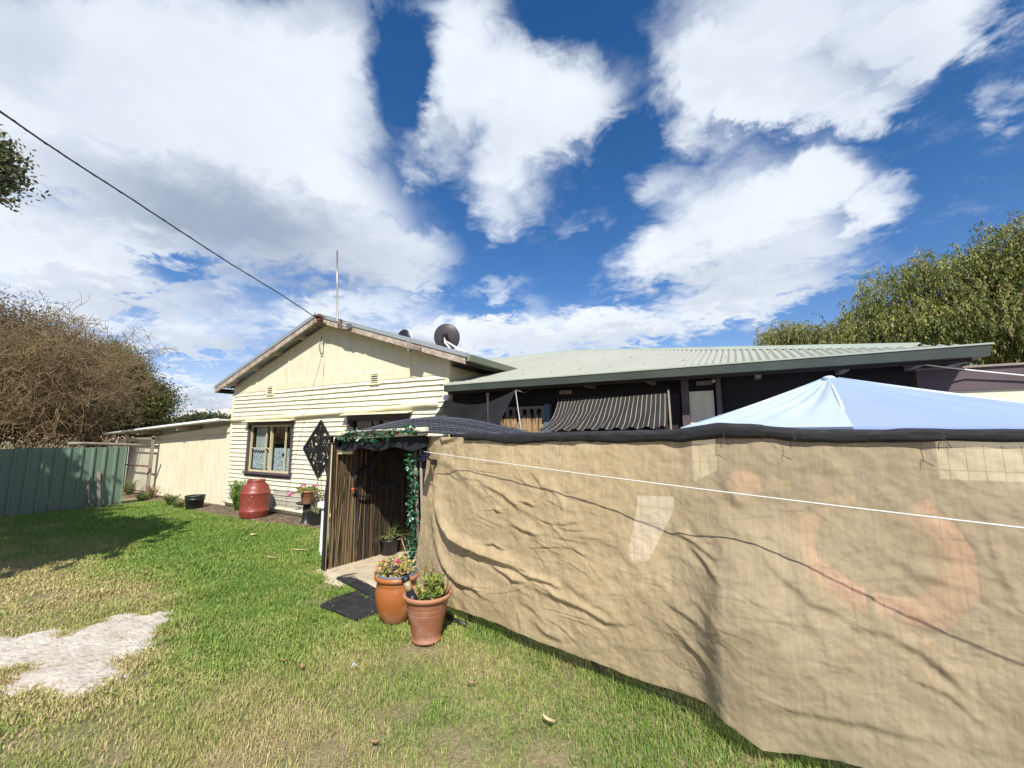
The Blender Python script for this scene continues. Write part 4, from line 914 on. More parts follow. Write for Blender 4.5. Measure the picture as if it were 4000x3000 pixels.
# ================================================================= BURLAP FENCE
def px_to_uv_fold(): pass
def burlap():
    nu, nv = 1150, 350
    u = np.linspace(0, 1, nu); v = np.linspace(0, 1, nv)
    xs, ys = fence_xy(u)
    dx = np.gradient(xs, u); dy = np.gradient(ys, u); l = np.hypot(dx, dy); nx, ny = dy/l, -dx/l     # towards the lawn
    k = np.ones(15)/15
    sm = lambda a: np.convolve(np.pad(a, 7, mode='edge'), k, 'valid')
    nx, ny = sm(nx), sm(ny)
    top = np.interp(xs, [-2.97, -2.90, -2.82, -2.6, -2.3, -1.9, -1.5, -.75, -.3, -.1, .1, .4, 1.0, 2.6], [1.60, 1.60, 1.585, 1.595, 1.592, 1.60, 1.59, 1.60, 1.605, 1.63, 1.62, 1.61, 1.61, 1.61])
    hem = .03*np.clip((xs+2.6)/.4, 0, 1)+np.interp(xs, [-2.97, -2.7, -2.4, -2.1, -1.5, -.9, -.55, -.3, -.1, .0, .15, .5, 1.0, 2.6], [.05, .05, .07, .10, .11, .105, .105, .13, .10, .055, .08, .12, .14, .12])+.012*(fbm2(xs*6, xs*0, 3)-.5)*2
    V_ = v[None, :]; Z = hem[:, None]+(top-hem)[:, None]*V_
    X = np.repeat(xs[:, None], nv, 1); Y = np.repeat(ys[:, None], nv, 1); NX = nx[:, None]; NY = ny[:, None]
    U = np.repeat((u*_s[-1])[:, None], nv, 1)
    # belly of the hanging cloth, kicked out near the hem
    d = .055*np.sin(np.pi*np.clip(V_, 0, 1))**.8*(1-.5*np.exp(-(U/.4)**2))+.05*(1-V_)**2
    d = d+.035*(fbm2(U*1.3+3, Z*1.5+5, 51, 4)-.5)*2.6*(1-V_**3)
    # long soft creases
    a = U*.83+Z*.55; b = -U*.55+Z*.83
    rid = lambda n: 1-np.abs(2*n-1)
    env = np.clip(.25+1.3*(fbm2(U*.9+11, Z*.9+2, 61, 2)-.35), .1, 1)*(1-.75*V_**4)
    d = d+.013*env*(rid(fbm2(a*1.3+9, b*5.5+4, 71, 3))-.62)
    d = d+.010*env*(rid(fbm2((U*.95+Z*.3)*1.6+2, (-U*.3+Z*.95)*8+4, 81, 3))-.62)
    d = d+.008*env*(rid(fbm2(a*4+9, b*11+4, 91, 3))-.6)
    d = d+.006*(fbm2(U*16, Z*16, 95, 3)-.5)*2
    d = d+.012*np.sin(U*23+2*np.sin(Z*3))*np.clip(V_-.55, 0, 1)**2*1.5
    # traced folds: polylines in photo pixels -> nearest distance on the cloth
    P0 = np.stack([X+NX*.05, Y+NY*.05, Z], -1); rel = P0-O_; w = rel@F_; px = 2000+FPX*(rel@R_)/w; py = 1500-FPX*(rel@U_)/w
    folds = [([(1690, 1790), (1700, 1880), (1712, 1960), (1735, 2030), (1775, 2090), (1830, 2130), (1890, 2160), (1960, 2185), (2030, 2215)], 26, 13, .075),
             ([(1690, 2000), (1700, 2090), (1730, 2170), (1765, 2235), (1800, 2272), (1860, 2290), (1900, 2330)], 20, 10, .035),
             ([(1745, 2035), (1790, 2100), (1820, 2135)], 14, 8, .03),
             ([(1700, 1700), (1720, 1722), (1750, 1712), (1770, 1700)], 16, 9, .03),
             ([(1700, 1790), (1760, 1820), (1830, 1870), (1880, 1930)], 22, 16, .018),
             ([(1880, 1880), (1960, 1920), (2010, 1960), (2040, 1990)], 20, 10, .022),
             ([(1940, 1986), (1965, 2000)], 12, 6, .02), ([(2035, 1955), (2070, 1962), (2090, 1975)], 10, 6, .015),
             ([(2000, 2040), (2060, 2070), (2120, 2085)], 16, 9, .018), ([(1905, 2125), (1940, 2120), (1970, 2140)], 12, 6, .02),
             ([(1920, 2200), (1985, 2240), (2010, 2262), (2040, 2270)], 16, 8, .028), ([(2035, 2230), (2090, 2250), (2160, 2270), (2200, 2290)], 16, 9, .02),
             ([(2090, 2290), (2200, 2330), (2300, 2370), (2380, 2420), (2450, 2430)], 22, 12, .022),
             ([(2200, 2250), (2330, 2340), (2440, 2420)], 26, 12, .018), ([(2090, 2420), (2140, 2470), (2200, 2500)], 22, 12, .018),
             ([(2640, 2075), (2700, 2100), (2760, 2140), (2800, 2170)], 18, 9, .03), ([(2700, 2120), (2760, 2180), (2830, 2260)], 18, 9, .028),
             ([(2620, 2345), (2680, 2380), (2740, 2420), (2770, 2450)], 16, 9, .028), ([(2720, 2330), (2800, 2390), (2845, 2450)], 18, 9, .026),
             ([(2660, 2480), (2720, 2530), (2790, 2600), (2820, 2680)], 22, 12, .03), ([(2600, 2420), (2660, 2450), (2720, 2540)], 14, 8, .015),
             ([(2780, 1790), (2830, 1880), (2880, 1950), (2930, 2000)], 36, 20, .030), ([(2560, 1720), (2600, 1780), (2640, 1850)], 34, 22, .02),
             ([(2940, 2100), (3060, 2240), (3180, 2340), (3300, 2390)], 34, 16, .03), ([(3330, 2430), (3480, 2470), (3600, 2540), (3720, 2640), (3800, 2720)], 40, 18, .04),
             ([(3080, 2100), (3140, 2300), (3180, 2480)], 34, 18, .018), ([(3400, 2120), (3600, 2240), (3800, 2300), (4000, 2420)], 36, 20, .02),
             ([(3000, 2720), (3200, 2770), (3420, 2820), (3700, 2900)], 36, 18, .03), ([(3560, 2640), (3700, 2700), (3850, 2830)], 30, 14, .03),
             ([(3640, 1760), (3720, 1840), (3800, 1900)], 30, 18, .016), ([(3000, 1800), (3200, 1830), (3500, 1850)], 36, 22, .014), ([(3220, 2480), (3240, 2600)], 20, 12, .015),
             ([(3850, 2000), (3900, 2200), (4000, 2400)], 34, 20, .02), ([(2300, 2080), (2420, 2130), (2480, 2200)], 26, 14, .014)]
    rs = np.random.default_rng(5)
    # the cloth breaks over a post: a blunt vertical ridge
    e_ = np.clip((py-1980)/400, 0, 1); cx_ = 2852+.02*(py-2400); k_ = (px-cx_)
    d = d+.075*e_*np.where(k_ < 0, np.exp(-(k_/75)**2), np.exp(-(k_/270)**2))
    for _ in range(330):   # small crumples
        x0, y0 = rs.uniform(1720, 3900), rs.uniform(1800, 2700)
        if y0 > 2250+(x0-1700)*.38 or (x0 > 2300 and y0 < 1980) or (x0 > 2900 and rs.random() < .4): continue
        a0 = rs.normal(.45, .3); L = rs.uniform(60, 190)*(1+(x0-1700)/2600); q_ = rs.normal(0, .25)
        folds.append(([(x0+L*t*math.cos(a0+q_*t), y0+L*t*math.sin(a0+q_*t)) for t in (0, .33, .66, 1)], rs.uniform(8, 18)*(1+(x0-1700)/3000), rs.uniform(2.6, 5)*(1+(x0-1700)/3000), rs.uniform(.0015, .0065)))
    for _ in range(26):   # longer random creases in the same sweep
        x0, y0 = rs.uniform(1750, 3950), rs.uniform(1900, 2800)
        if y0 > 2300+(x0-1750)*.3: continue
        a0 = rs.uniform(.1, .8); L = rs.uniform(60, 200)*(1+(x0-1750)/2500); pl = [(x0+L*t*math.cos(a0+.3*t), y0+L*t*math.sin(a0+.3*t)) for t in (0, .33, .66, 1)]
        folds.append((pl, rs.uniform(12, 22)*(1+(x0-1750)/2500), rs.uniform(7, 10)*(1+(x0-1750)/2500), rs.uniform(.004, .010)))
    for pl, wu, wl, amp in folds:
        pl = np.array(pl, float); best = np.full(px.shape, 1e9); sg = np.zeros(px.shape); tt = np.zeros(px.shape); n = len(pl)-1
        bx = (px > pl[:, 0].min()-150) & (px < pl[:, 0].max()+150) & (py > pl[:, 1].min()-150) & (py < pl[:, 1].max()+150)
        qx, qy = px[bx], py[bx]; bb = best[bx]; ss = sg[bx]; t2 = tt[bx]
        for i in range(n):
            e = pl[i+1]-pl[i]; L2 = e@e; t = ((qx-pl[i, 0])*e[0]+(qy-pl[i, 1])*e[1])/L2; tc = np.clip(t, 0, 1)
            ddx = qx-pl[i, 0]-tc*e[0]; ddy = qy-pl[i, 1]-tc*e[1]; dd = np.hypot(ddx, ddy); cr = e[0]*ddy-e[1]*ddx
            m_ = dd < bb; bb = np.where(m_, dd, bb); ss = np.where(m_, np.sign(cr), ss); t2 = np.where(m_, (i+tc)/n, t2)
        wd = np.where(ss > 0, wl, wu); end = np.sin(np.pi*np.clip(t2*.94+.03, 0, 1))**.6
        amp *= .26 if pl[:, 0].mean() > 2880 else (.30 if pl[:, 0].mean() > 2300 else .75)
        d[bx] += amp*np.exp(-(bb/wd)**2)*end - amp*.35*np.exp(-((bb-1.6*wl)/(1.2*wl))**2)*(ss > 0)*end
    # left free edge curls towards the post
    PXx = X+NX*d; PYy = Y+NY*d
    V = np.stack([PXx, PYy, Z], -1)
    V[..., 0] -= .035*np.exp(-(U/.15)**2)*(1-V_)
    uv = np.stack([U, Z], -1).reshape(-1, 2)
    idx = np.arange(nu*nv).reshape(nu, nv); Q = np.stack([idx[:-1, :-1], idx[1:, :-1], idx[1:, 1:], idx[:-1, 1:]], -1).reshape(-1, 4)
    return V, Q, uv, d
bf = thing('burlap_fence', (-.5, 2.75, 0), 'long tan burlap screen wired to a mesh fence with a black rolled top', 'fence')
BV, BQ, BUV, BD = burlap()
robj('burlap_cloth', BV.reshape(-1, 3), BQ, M['burlap'], bf, uv=BUV)
def fence_frame():
    mb = MB(); L = _s[-1]; n = int(L/.055)
    us = np.linspace(0.02, 1, n)
    for uu in us:
        x, y = fence_xy(uu); mb.tube([(x, y+.035, .02), (x, y+.035, 1.56)], .0016, 4, False)
    zz = np.arange(.05, 1.57, .10); path = [fence_xy(q) for q in np.linspace(.02, 1, 60)]
    for z in zz: mb.tube([(x, y+.037, z) for x, y in path], .0018, 4, False)
    obj('wire_mesh', mb, M['darkwire'], bf)
    for x in (-2.2, -.93, .12, 1.3, 2.4):
        mb = MB(); y = fence_y(x)+.065; mb.tube([(x, y, 0), (x, y, 1.60)], .022, 8); obj('post', mb, M['weathered'], bf)
    # rolled black cloth along the top
    P = []; nU = 340; us = np.linspace(.14, 1, nU); rs = 14
    X, Y = fence_xy(us); s = us*L
    ztop = np.interp(X, [-2.7, -2.4, -2.1, -1.75, -1.3, -.75, -.35, -.12, .05, .3, 1.0, 2.6], [1.602, 1.598, 1.61, 1.60, 1.602, 1.612, 1.615, 1.645, 1.635, 1.607, 1.606, 1.606])
    for i in range(nU):
        r = .026+.014*(fbm2(np.array([s[i]*4]), np.array([.3]), 5)[0]-.3)+.012*math.exp(-((s[i]-3.0)/.25)**2)
        if X[i] > .1: r *= .92
        row = []
        for j in range(rs+1):
            q = 2*math.pi*j/rs; k = 1+.5*(fbm2(np.array([s[i]*6+3*math.cos(q)]), np.array([3*math.sin(q)+8]), 9, 3)[0]-.5)
            hang = .07*max(0, -math.sin(q))*max(0, fbm2(np.array([s[i]*2.1]), np.array([.7]), 25, 4)[0]-.34)
            row.append((X[i], Y[i]-.012-r*1.15*k*math.cos(q), ztop[i]+r*k*math.sin(q)-hang))
        P.append(row)
    mb = MB(); mb.grid(np.array(P)); obj('rolled_top', mb, M['shaderoll'], bf)
    # wire ties
    for x, z in ((-1.15, 1.57), (-.1, 1.60), (.22, 1.6), (.75, 1.6), ):
        mb = MB(); y = fence_y(x)-.06; 
        mb.tube([(x, y-.01, z+.03), (x+.01, y-.03, z), (x-.01, y-.02, z-.03), (x-.012, y-.015, z-.06)], .0014, 5); mb.tube([(x, y-.03, z), (x+.02, y-.02, z-.03), (x+.03, y-.015, z-.05)], .0012, 5); obj('wire_tie', mb, M['darkwire'], bf)
fence_frame()
# clothes line rope in front of the burlap
a = PY(1655, 1764, 3.12); b = PY(4000, 2033, 2.14); e = b+(b-a)*.5
pts = [a+(e-a)*t-np.array([0, 0, .03*math.sin(math.pi*t)]) for t in np.linspace(0, 1, 50)]
mb = MB(); mb.tube(pts, .0034, 7); tag(obj('white_rope', mb, M['rope']), 'white rope stretched across the front of the burlap screen', 'rope')
mb = MB(); q = [PZ(x, y, .02) for x, y in ((1745, 2405), (1775, 2422), (1820, 2440))]; mb.tube(q, .018, 8); tag(obj('black_pipe', mb, M['blackplastic']), 'short piece of black pipe in the grass under the burlap', 'pipe')

# ---------------- things dimly seen through the burlap
mb = MB(); Yb = 4.3; wb = [PY(x, y, Yb) for x, y in ((2492, 1936), (2632, 1942), (2625, 2010), (2532, 2192), (2468, 2188), (2455, 2150), (2480, 2030))]
mb.prism(wb, (0, .03, 0)); tag(obj('white_board', mb, M['whiteplastic']), 'white board standing behind the mesh fence, glimpsed through the burlap', 'board')
c = PY(2902, 1862, 3.4); mb = MB(); mb.blob(c+np.array([0, 0, -.06]), (.11, .11, .11), 20, 12); tag(obj('red_ball', mb, M['redtoy']), 'pale red ball glimpsed through the upper burlap', 'ball')
ty = thing('red_play_frame', (.7, 3.15, 0), 'big red curved toy seen dimly through the burlap', 'toy')
def pxpath(pts, Y): return [PY(x, y, Y) for x, y in pts]
mb = MB(); mb.tube(pxpath([(3330, 1925), (3230, 1935), (3150, 1990), (3110, 2080), (3130, 2190), (3220, 2270), (3340, 2350), (3500, 2400), (3650, 2400), (3730, 2300), (3720, 2180), (3660, 2080), (3560, 1990)], 3.5), .10, 14); obj('ring', mb, M['redtoy'], ty)
mb = MB(); mb.tube(pxpath([(3000, 1880), (3090, 1895)], 3.5), .03, 8); obj('handle', mb, M['yellowtoy'], ty)
lg = pxpath([(3340, 2350), (3600, 2400)], 3.5); mb = MB()
for k in lg: mb.tube([(k[0], k[1]+.05, 0), k], .03, 8)
obj('leg', mb, M['redtoy'], ty)
mb = MB(); p = PY(2700, 1760, 5.2); tag(flat_patch('yard_paving', [(-3.0, 3.6), (-2.0, 3.25), (-.8, 3.0), (1.2, 2.75), (3, 2.7), (3, 5.2), (1.4, 5.2), (1.4, 6.8), (-4.0, 6.8), (-4.0, 5.4), (-3.1, 4.6)], -.002, M['bed'], .02), kind='structure')

# ================================================================= SHADE CLOTHS, POLES, CANOPY
def cloth(name, fn, m, nu, nv, label, cat, thick=.0, uvs=False):
    P = np.array([[fn(i/(nu-1), j/(nv-1)) for j in range(nv)] for i in range(nu)]); V = P.reshape(-1, 3)
    idx = np.arange(nu*nv).reshape(nu, nv); Q = np.stack([idx[:-1, :-1], idx[1:, :-1], idx[1:, 1:], idx[:-1, 1:]], -1).reshape(-1, 4)
    uv = np.stack(np.meshgrid(np.linspace(0, 1, nu), np.linspace(0, 1, nv), indexing='ij'), -1).reshape(-1, 2)
    return tag(robj(name, V, Q, m, uv=uv), label, cat)
A0 = PY(1738, 1562, 4.85); A1 = PY(2014, 1522, 4.80); A2 = PY(1925, 1712, 4.55); A3 = PY(1680, 1655, 4.95)
def sail(u, v):
    p = (A0*(1-u)+A1*u)*(1-v)+(A3*(1-u)+A2*u)*v; s = math.sin(math.pi*u)*math.sin(math.pi*v)
    edge = math.sin(math.pi*u)*(1-v)*.13
    return p+np.array([0, .03*s+.01*math.sin(u*14+v*5), -.08*s-edge])
cloth('shade_sail', sail, M['shade'], 40, 26, 'plain black shade cloth strung below the left end of the gutter', 'shade cloth')
def striped():
    m = mat('striped shade cloth', (.030, .028, .030), .85, (.045, .042, .042), 30, .5, spec=.2); nt = m.node_tree; N = nt.nodes; L = nt.links
    uv = N.new('ShaderNodeUVMap'); uv.uv_map = 'weave'; sx = N.new('ShaderNodeSeparateXYZ'); L.new(uv.outputs[0], sx.inputs[0])
    def mth(op, a, b):
        k = N.new('ShaderNodeMath'); k.operation = op
        for i, q in enumerate((a, b)):
            if isinstance(q, (int, float)): k.inputs[i].default_value = q
            else: L.new(q, k.inputs[i])
        return k.outputs[0]
    fr = mth('FRACT', mth('MULTIPLY', sx.outputs[0], 27.5), 0); st = mth('LESS_THAN', fr, .085)
    mx = N.new('ShaderNodeMix'); mx.data_type = 'RGBA'; L.new(st, mx.inputs[0]); L.new(N['Principled BSDF'].inputs['Base Color'].links[0].from_socket, mx.inputs[6]); mx.inputs[7].default_value = (.52, .47, .31, 1); L.new(mx.outputs[2], N['Principled BSDF'].inputs['Base Color'])
    return see_through(m, .06)
S0 = PY(2182, 1556, 5.15); S1 = PY(2606, 1536, 5.0); S2 = PY(2606, 1668, 3.95); S3 = PY(2085, 1684, 3.95)
def sc_(u, v):
    p = (S0*(1-u)+S1*u)*(1-v)+(S3*(1-u)+S2*u)*v; s = math.sin(math.pi*v)
    bow = -.06*s*(1 if True else 0)
    k = .05*math.exp(-((u-.33-.25*(v-.5))/.10)**2)*math.sin(v*16+u*6)*s
    side = (.10*s*math.exp(-(u/.18)**2))
    return p+np.array([side*.6, k, bow+k*.5+.012*math.sin(u*60)*v*v+.014*math.sin(u*25+v*7)*s])
cloth('striped_shade', sc_, striped(), 150, 40, 'black shade cloth with thin cream stripes sagging from the verandah', 'shade cloth')
mb = MB(); mb.tube([PY(2014, 1526, 4.78), PY(2034, 1670, 4.72), PY(2050, 1800, 4.70)], .0075, 8); tag(obj('shade_pole', mb, M['wire']), 'thin white pole holding the corner of the plain shade cloth', 'pole')
mb = MB(); a = PY(1905, 1535, 4.6); b = PY(1913, 1700, 4.6); mb.tube([(a[0], a[1], a[2]), (b[0], b[1], 0)], .015, 6); mb.box(a+np.array([0, 0, -.02]), (.035, .03, .04)); tag(obj('timber_stake', mb, M['darktimber']), 'dark timber stake standing in front of the plain shade cloth', 'stake')
mb = MB(); a = PY(2610, 1520, 5.0); b = PY(2622, 1690, 4.6); mb.tube([a, b, (b[0], b[1], 0)], .012, 6); tag(obj('thin_post', mb, M['weathered']), 'thin grey post at the right edge of the striped shade cloth', 'post')
a = PY(2016, 1524, 4.78); b = PY(2082, 1518, 5.2); mb = MB(); mb.tube([a, (a+b)/2+np.array([0, 0, -.05]), b], .005, 5); tag(obj('guy_rope', mb, M['weathered']), 'slack cord tying the plain shade cloth back to the verandah', 'cord')
# reed blind on the back wall
def blind():
    a = PY(1955, 1560, YV-.12); b = PY(2118, 1560, YV-.12); mb = MB(); T = []
    for k in range(170):
        x = rng.uniform(a[0], b[0]); r = rng.uniform(.003, .006); mb.tube([(x, YV-.12+rng.uniform(-.01, .01), .75), (x+rng.normal(0, .01), YV-.12, rng.uniform(1.72, 1.92))], r, 5, False); T += [np.array((.42, .29, .15))*rng.uniform(.5, 1.25)]*10
    tag(obj('reed_blind', mb, M['reed'], tint=np.array(T)), 'reed blind hanging on the verandah back wall behind the shade cloths', 'blind')
blind()
# pop-up canopy
pk = PY(3237, 1472, 4.15); cn = thing('gazebo_canopy', (pk[0], pk[1], 0), 'pale blue pyramid canopy rising behind the burlap screen', 'canopy')
zE = 1.665; hs = 1.62
fr = PY(3335, 1690, 2.95); lf = PY(2655, 1652, 4.55); rt = np.array([2.65, 4.25, 1.65]); bkp = np.array([pk[0]-.1, pk[1]+1.1, zE+.0])
fr = np.array([fr[0], fr[1], 1.655]); lf = np.array([lf[0], lf[1], 1.685])
def panel(a, b, m, seed):
    n = 44; P = np.zeros((n, n, 3))
    for i, s in enumerate(np.linspace(0, 1, n)):
        for j, t in enumerate(np.linspace(0, 1, n)):
            e = a+(b-a)*t; p = pk+(e-pk)*s; q = .045*math.sin(math.pi*s)*math.sin(math.pi*t)+.018*math.sin(math.pi*s)*(1-math.sin(math.pi*t)); fl = t*(1-t)*4; wr = .018*math.sin(s*9+t*2+seed)*fl*s+.012*math.sin(t*26+seed*2+3*s)*fl*math.sin(math.pi*min(1, s*1.15))*(.3+s)+.016*(fbm2(np.array([t*5+seed*3]), np.array([s*7]), 33, 3)[0]-.5)*fl; P[i, j] = p-np.array([0, 0, q])+np.array([0, 0, wr])
    for (x) in (0,): pass
    mb = MB(); mb.grid(P); 
    # valance
    W = np.zeros((n, 4, 3))
    for i, t in enumerate(np.linspace(0, 1, n)):
        for j in range(4): W[i, j] = a+(b-a)*t+np.array([0, 0, -.018*j+.0])
    mb.grid(W); return mb
for (a, b, m, sd, lb) in ((lf, fr, 'canopylit', 1, 'blue panel with sunlight painted into its colour'), (fr, rt, 'canopyshaded', 2, 'blue panel with shade painted into its colour'), (rt, bkp, 'canopyshaded', 3, None), (bkp, lf, 'canopylit', 4, None)):
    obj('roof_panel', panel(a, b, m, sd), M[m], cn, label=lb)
mb = MB()
for e in (lf, fr, rt, bkp): mb.tube([pk+np.array([0, 0, -.02]), e+np.array([0, 0, -.03])], .012, 6)
obj('rib', mb, M['whitemetal'], cn)
for e in (lf, fr, rt, bkp):
    e2 = e+(pk-e)*.03; mb = MB(); mb.box2((e2[0]-.015, e2[1]-.015, 0), (e2[0]+.015, e2[1]+.015, e[2]-.03)); obj('leg', mb, M['dish'], cn)
mb = MB()
for e in (lf, rt): mb.tube([pk+(e-pk)*t+np.array([0, 0, .004-.018*math.sin(math.pi*t)]) for t in np.linspace(.03, 1, 16)], .0035, 5)
obj('seam', mb, M['canopylit'], cn)
mb = MB(); mb.blob(pk+np.array([0, 0, -.012]), (.045, .045, .02), 12, 6, .12); obj('peak_cap', mb, M['canopylit'], cn)

# ================================================================= FRONT POTS AND MATS
c = PZ(1545, 2440); v = c[:2]/np.linalg.norm(c[:2]); c = np.array([*(c[:2]+v*.11), 0])
ur = thing('glazed_urn', c, 'tall orange glazed urn with a blue grey liner and red flowered geranium', 'potted plant')
mb = MB(); mb.lathe(c, [(r*.97, z*.86) for r, z in [(0, 0), (.115, 0), (.135, .02), (.165, .10), (.185, .20), (.19, .27), (.182, .34), (.174, .37), (.178, .375), (.175, .385), (.172, .40), (.190, .405), (.202, .42), (.203, .44), (.195, .452), (.182, .455), (.175, .44), (.17, .3)]], 44, cap=False); obj('urn', mb, M['glaze'], ur)
mb = MB(); mb.lathe(c, [(r*.97, z*.86) for r, z in [(.179, .452), (.182, .468), (.172, .47), (.160, .455), (.15, .40), (0, .40)]], 40, cap=False); obj('liner', mb, M['blueliner'], ur)
mb = MB(); mb.lathe(c, [(0, .35), (.143, .352)], 20, cap=False); obj('potting_soil', mb, M['soil'], ur)
n = 420; a = rng.uniform(0, 6.28, n); rr = .17*np.sqrt(rng.random(n)); P = np.stack([c[0]-.03+rr*np.cos(a)*1.05, c[1]+rr*np.sin(a), .385+.16*rng.random(n)*(1.1-rr/.25)], 1); D = unit(n); D[:, 2] = np.abs(D[:, 2])*.5
cl = np.where(rng.random(n)[:, None] < .5, lerpcol((.28, .33, .05), (.56, .52, .14), n), lerpcol((.58, .48, .20), (.55, .28, .16), n))
foliage('leaves', P, D/np.linalg.norm(D, axis=1, keepdims=True), .020+.024*rng.random(n), .016+.018*rng.random(n), cl, 'leafattr', ur)
flowers(ur, [PY(*q, c[1]-.02) for q in ((1478, 2222), (1485, 2215), (1498, 2192), (1550, 2197), (1556, 2192))], c+np.array([-.02, 0, .38]), 'petal', .018)
mb = MB()
for k in range(9):
    s = c+np.array([rng.normal(0, .05), rng.normal(0, .05), .35]); e = c+np.array([rng.normal(0, .1), rng.normal(0, .1), .45+.08*rng.random()]); mb.tube([s, (s+e)/2+rng.normal(0, .015, 3), e], .005, 5)
obj('stem', mb, M['weathered'], ur)
c = PZ(1665, 2520); v = c[:2]/np.linalg.norm(c[:2]); c = np.array([*(c[:2]+v*.10), 0])
fp = thing('terracotta_pot', c, 'wide terracotta pot with two grooves holding a leafy shrub at the burlap corner', 'potted plant')
H_ = .355
mb = MB(); mb.lathe(c, [(0, 0), (.115, 0), (.122, .012), (.118, .022), (.112, .026), (.118, .06), (.135, .14), (.1495, .20), (.1522, .2185), (.1525, .220), (.1500, .2215), (.1500, .225), (.1533, .2265), (.1540, .229), (.1578, .2585), (.158, .260), (.1555, .2615), (.1555, .265), (.1590, .2665), (.160, .27), (.166, .318)], 48, cap=False); obj('pot', mb, M['terra'], fp)
mb = MB(); mb.lathe(c, [(.1665, .312), (.185, .322), (.195, .335), (.197, .35), (.19, .358), (.176, .356), (.166, .34), (.158, .30), (0, .295)], 48, cap=False); obj('rim', mb, M['terrapink'], fp)
mb = MB(); mb.lathe(c, [(0, .30), (.155, .303)], 20, cap=False); obj('potting_soil', mb, M['soil'], fp)
P = []; D = []; mb = MB()
for k in range(22):
    side = rng.random(); s = c+np.array([rng.uniform(-.02, .12), rng.normal(0, .05), .30]); h = rng.uniform(.08, .17)
    if k < 4: s = c+np.array([rng.uniform(-.05, -.02), rng.uniform(-.02, .06), .30]); h = rng.uniform(.14, .22)
    e = s+np.array([rng.normal(.015, .04), rng.normal(0, .04), h]); mb.tube([s, e], .0035, 5)
    for q in range(26):
        t = rng.uniform(.15, 1.05); d = rng.normal(size=3); d[2] = abs(d[2])*.5+.2; P.append(s+(e-s)*t); D.append(d/np.linalg.norm(d))
obj('stem', mb, M['bark'], fp); n = len(P); foliage('leaves', np.array(P), np.array(D), rng.uniform(.026, .050, n), rng.uniform(.016, .028, n), lerpcol((.16, .25, .04), (.42, .45, .10), n), 'leafattr', fp)
mb = MB()
for q in (((1730, 2330), (1748, 2290), (1753, 2242)), ((1715, 2325), (1705, 2280), (1697, 2265)), ((1738, 2330), (1762, 2290))):
    mb.tube([PY(x, y, c[1]+.02) for x, y in q], [.006]+[.004]*(len(q)-1), 6)
obj('bare_stem', mb, M['bark'], fp)
a = PY(1628, 2385, c[1]-.085); b = PY(1582, 2255, c[1]-.095); d = b-a
sl = thing('stake_light', a, 'leaning black garden stake light pushed into the terracotta pot', 'garden light')
mb = MB(); mb.tube([a-d*.1, a+d*.2, a+d*.201, a+d*.48, a+d*.481, a+d*.60], [.034, .033, .036, .035, .031, .031], 18); obj('base', mb, M['blackplastic'], sl)
mb = MB(); mb.tube([a+d*.60, a+d*.88], .028, 18); obj('lamp_tube', mb, M['lampclear'], sl)
mb = MB(); mb.tube([a+d*.86, a+d*.90, a+d*1.02, a+d*1.03], [.030, .034, .034, .02], 18); obj('cap', mb, M['ironblack'], sl)
def rubber_mat(poly, label, n1, n2, z):
    """quad rubber mat made of crossing bars with open holes"""
    Q = [np.array([*p, z]) for p in poly]; mb = MB()
    def pt(u, v):
        p = (Q[0]*(1-u)+Q[1]*u)*(1-v)+(Q[3]*(1-u)+Q[2]*u)*v; return p+np.array([0, 0, .012*math.sin(u*4+v*3)+.012])
    for i in range(n1+1):
        mb.tube([pt(i/n1, v) for v in np.linspace(0, 1, 12)], .010 if 0 < i < n1 else .018, 4, smooth=False)
    for j in range(n2+1):
        mb.tube([pt(u, j/n2) for u in np.linspace(0, 1, 12)], .009 if 0 < j < n2 else .018, 4, smooth=False)
    b = MB(); b.grid(np.array([[pt(u, v)-np.array([0, 0, .011]) for v in np.linspace(0, 1, 10)] for u in np.linspace(0, 1, 10)]))
    r = thing('rubber_mat', pt(.5, .5), label, 'mat', 'rubber mats at the entrance'); obj('grid', mb, M['mat'], r); obj('underside', b, M['bed'], r)
rubber_mat([PZ(1318, 2268)[:2], PZ(1428, 2250)[:2], PZ(1535, 2300)[:2], PZ(1530, 2378)[:2]], 'black rubber mat nearer the reed entrance on the bare ground', 15, 10, .012)
rubber_mat([PZ(1256, 2376)[:2], PZ(1402, 2316)[:2], PZ(1530, 2374)[:2], PZ(1392, 2430)[:2]], 'black rubber mat nearer the lawn beside the orange urn', 15, 11, .008)
# bits lying about
c = PZ(1373, 2612, .03); mb = MB(); mb.add([c+np.array(p) for p in ((-.016, 0, 0), (.0, -.014, .01), (.016, .006, .03), (.0, .016, .034))], [(0, 1, 2, 3)]); mb.add([c+np.array(p) for p in ((.016, .006, .03), (.028, .016, .016), (.016, .027, .02), (0, .016, .034))], [(0, 1, 2, 3)]); tag(obj('plastic_scrap', mb, M['paper']), 'scrap of pale blue plastic lying on the lawn', 'litter')
def curled_leaf(q, l, w, ang, label):
    c = PZ(*q, .035); P = np.zeros((12, 5, 3)); ca, sa = math.cos(ang), math.sin(ang)
    for i, t in enumerate(np.linspace(-1, 1, 12)):
        for j, s in enumerate(np.linspace(-1, 1, 5)):
            x = t*l/2; y = s*w/2*math.sqrt(max(0.02, 1-t*t))+.25*w*t*t; P[i, j] = c+np.array([x*ca-y*sa, x*sa+y*ca, .012*s*s+.01*t*t])
    mb = MB(); mb.grid(P); tag(obj('dry_leaf', mb, M['dryleaf']), label, 'leaf')
curled_leaf((2142, 2818), .085, .022, -.2, 'curled pale dry leaf on the grass in the foreground')
curled_leaf((990, 2090), .13, .07, .3, 'crumpled dry leaf on the green lawn before the drum')
curled_leaf((1172, 2150), .22, .03, .5, 'long dry leaf blade on the green lawn left of the white post')
curled_leaf((1060, 2180), .16, .02, .2, 'thin straw on the lawn below the drum')

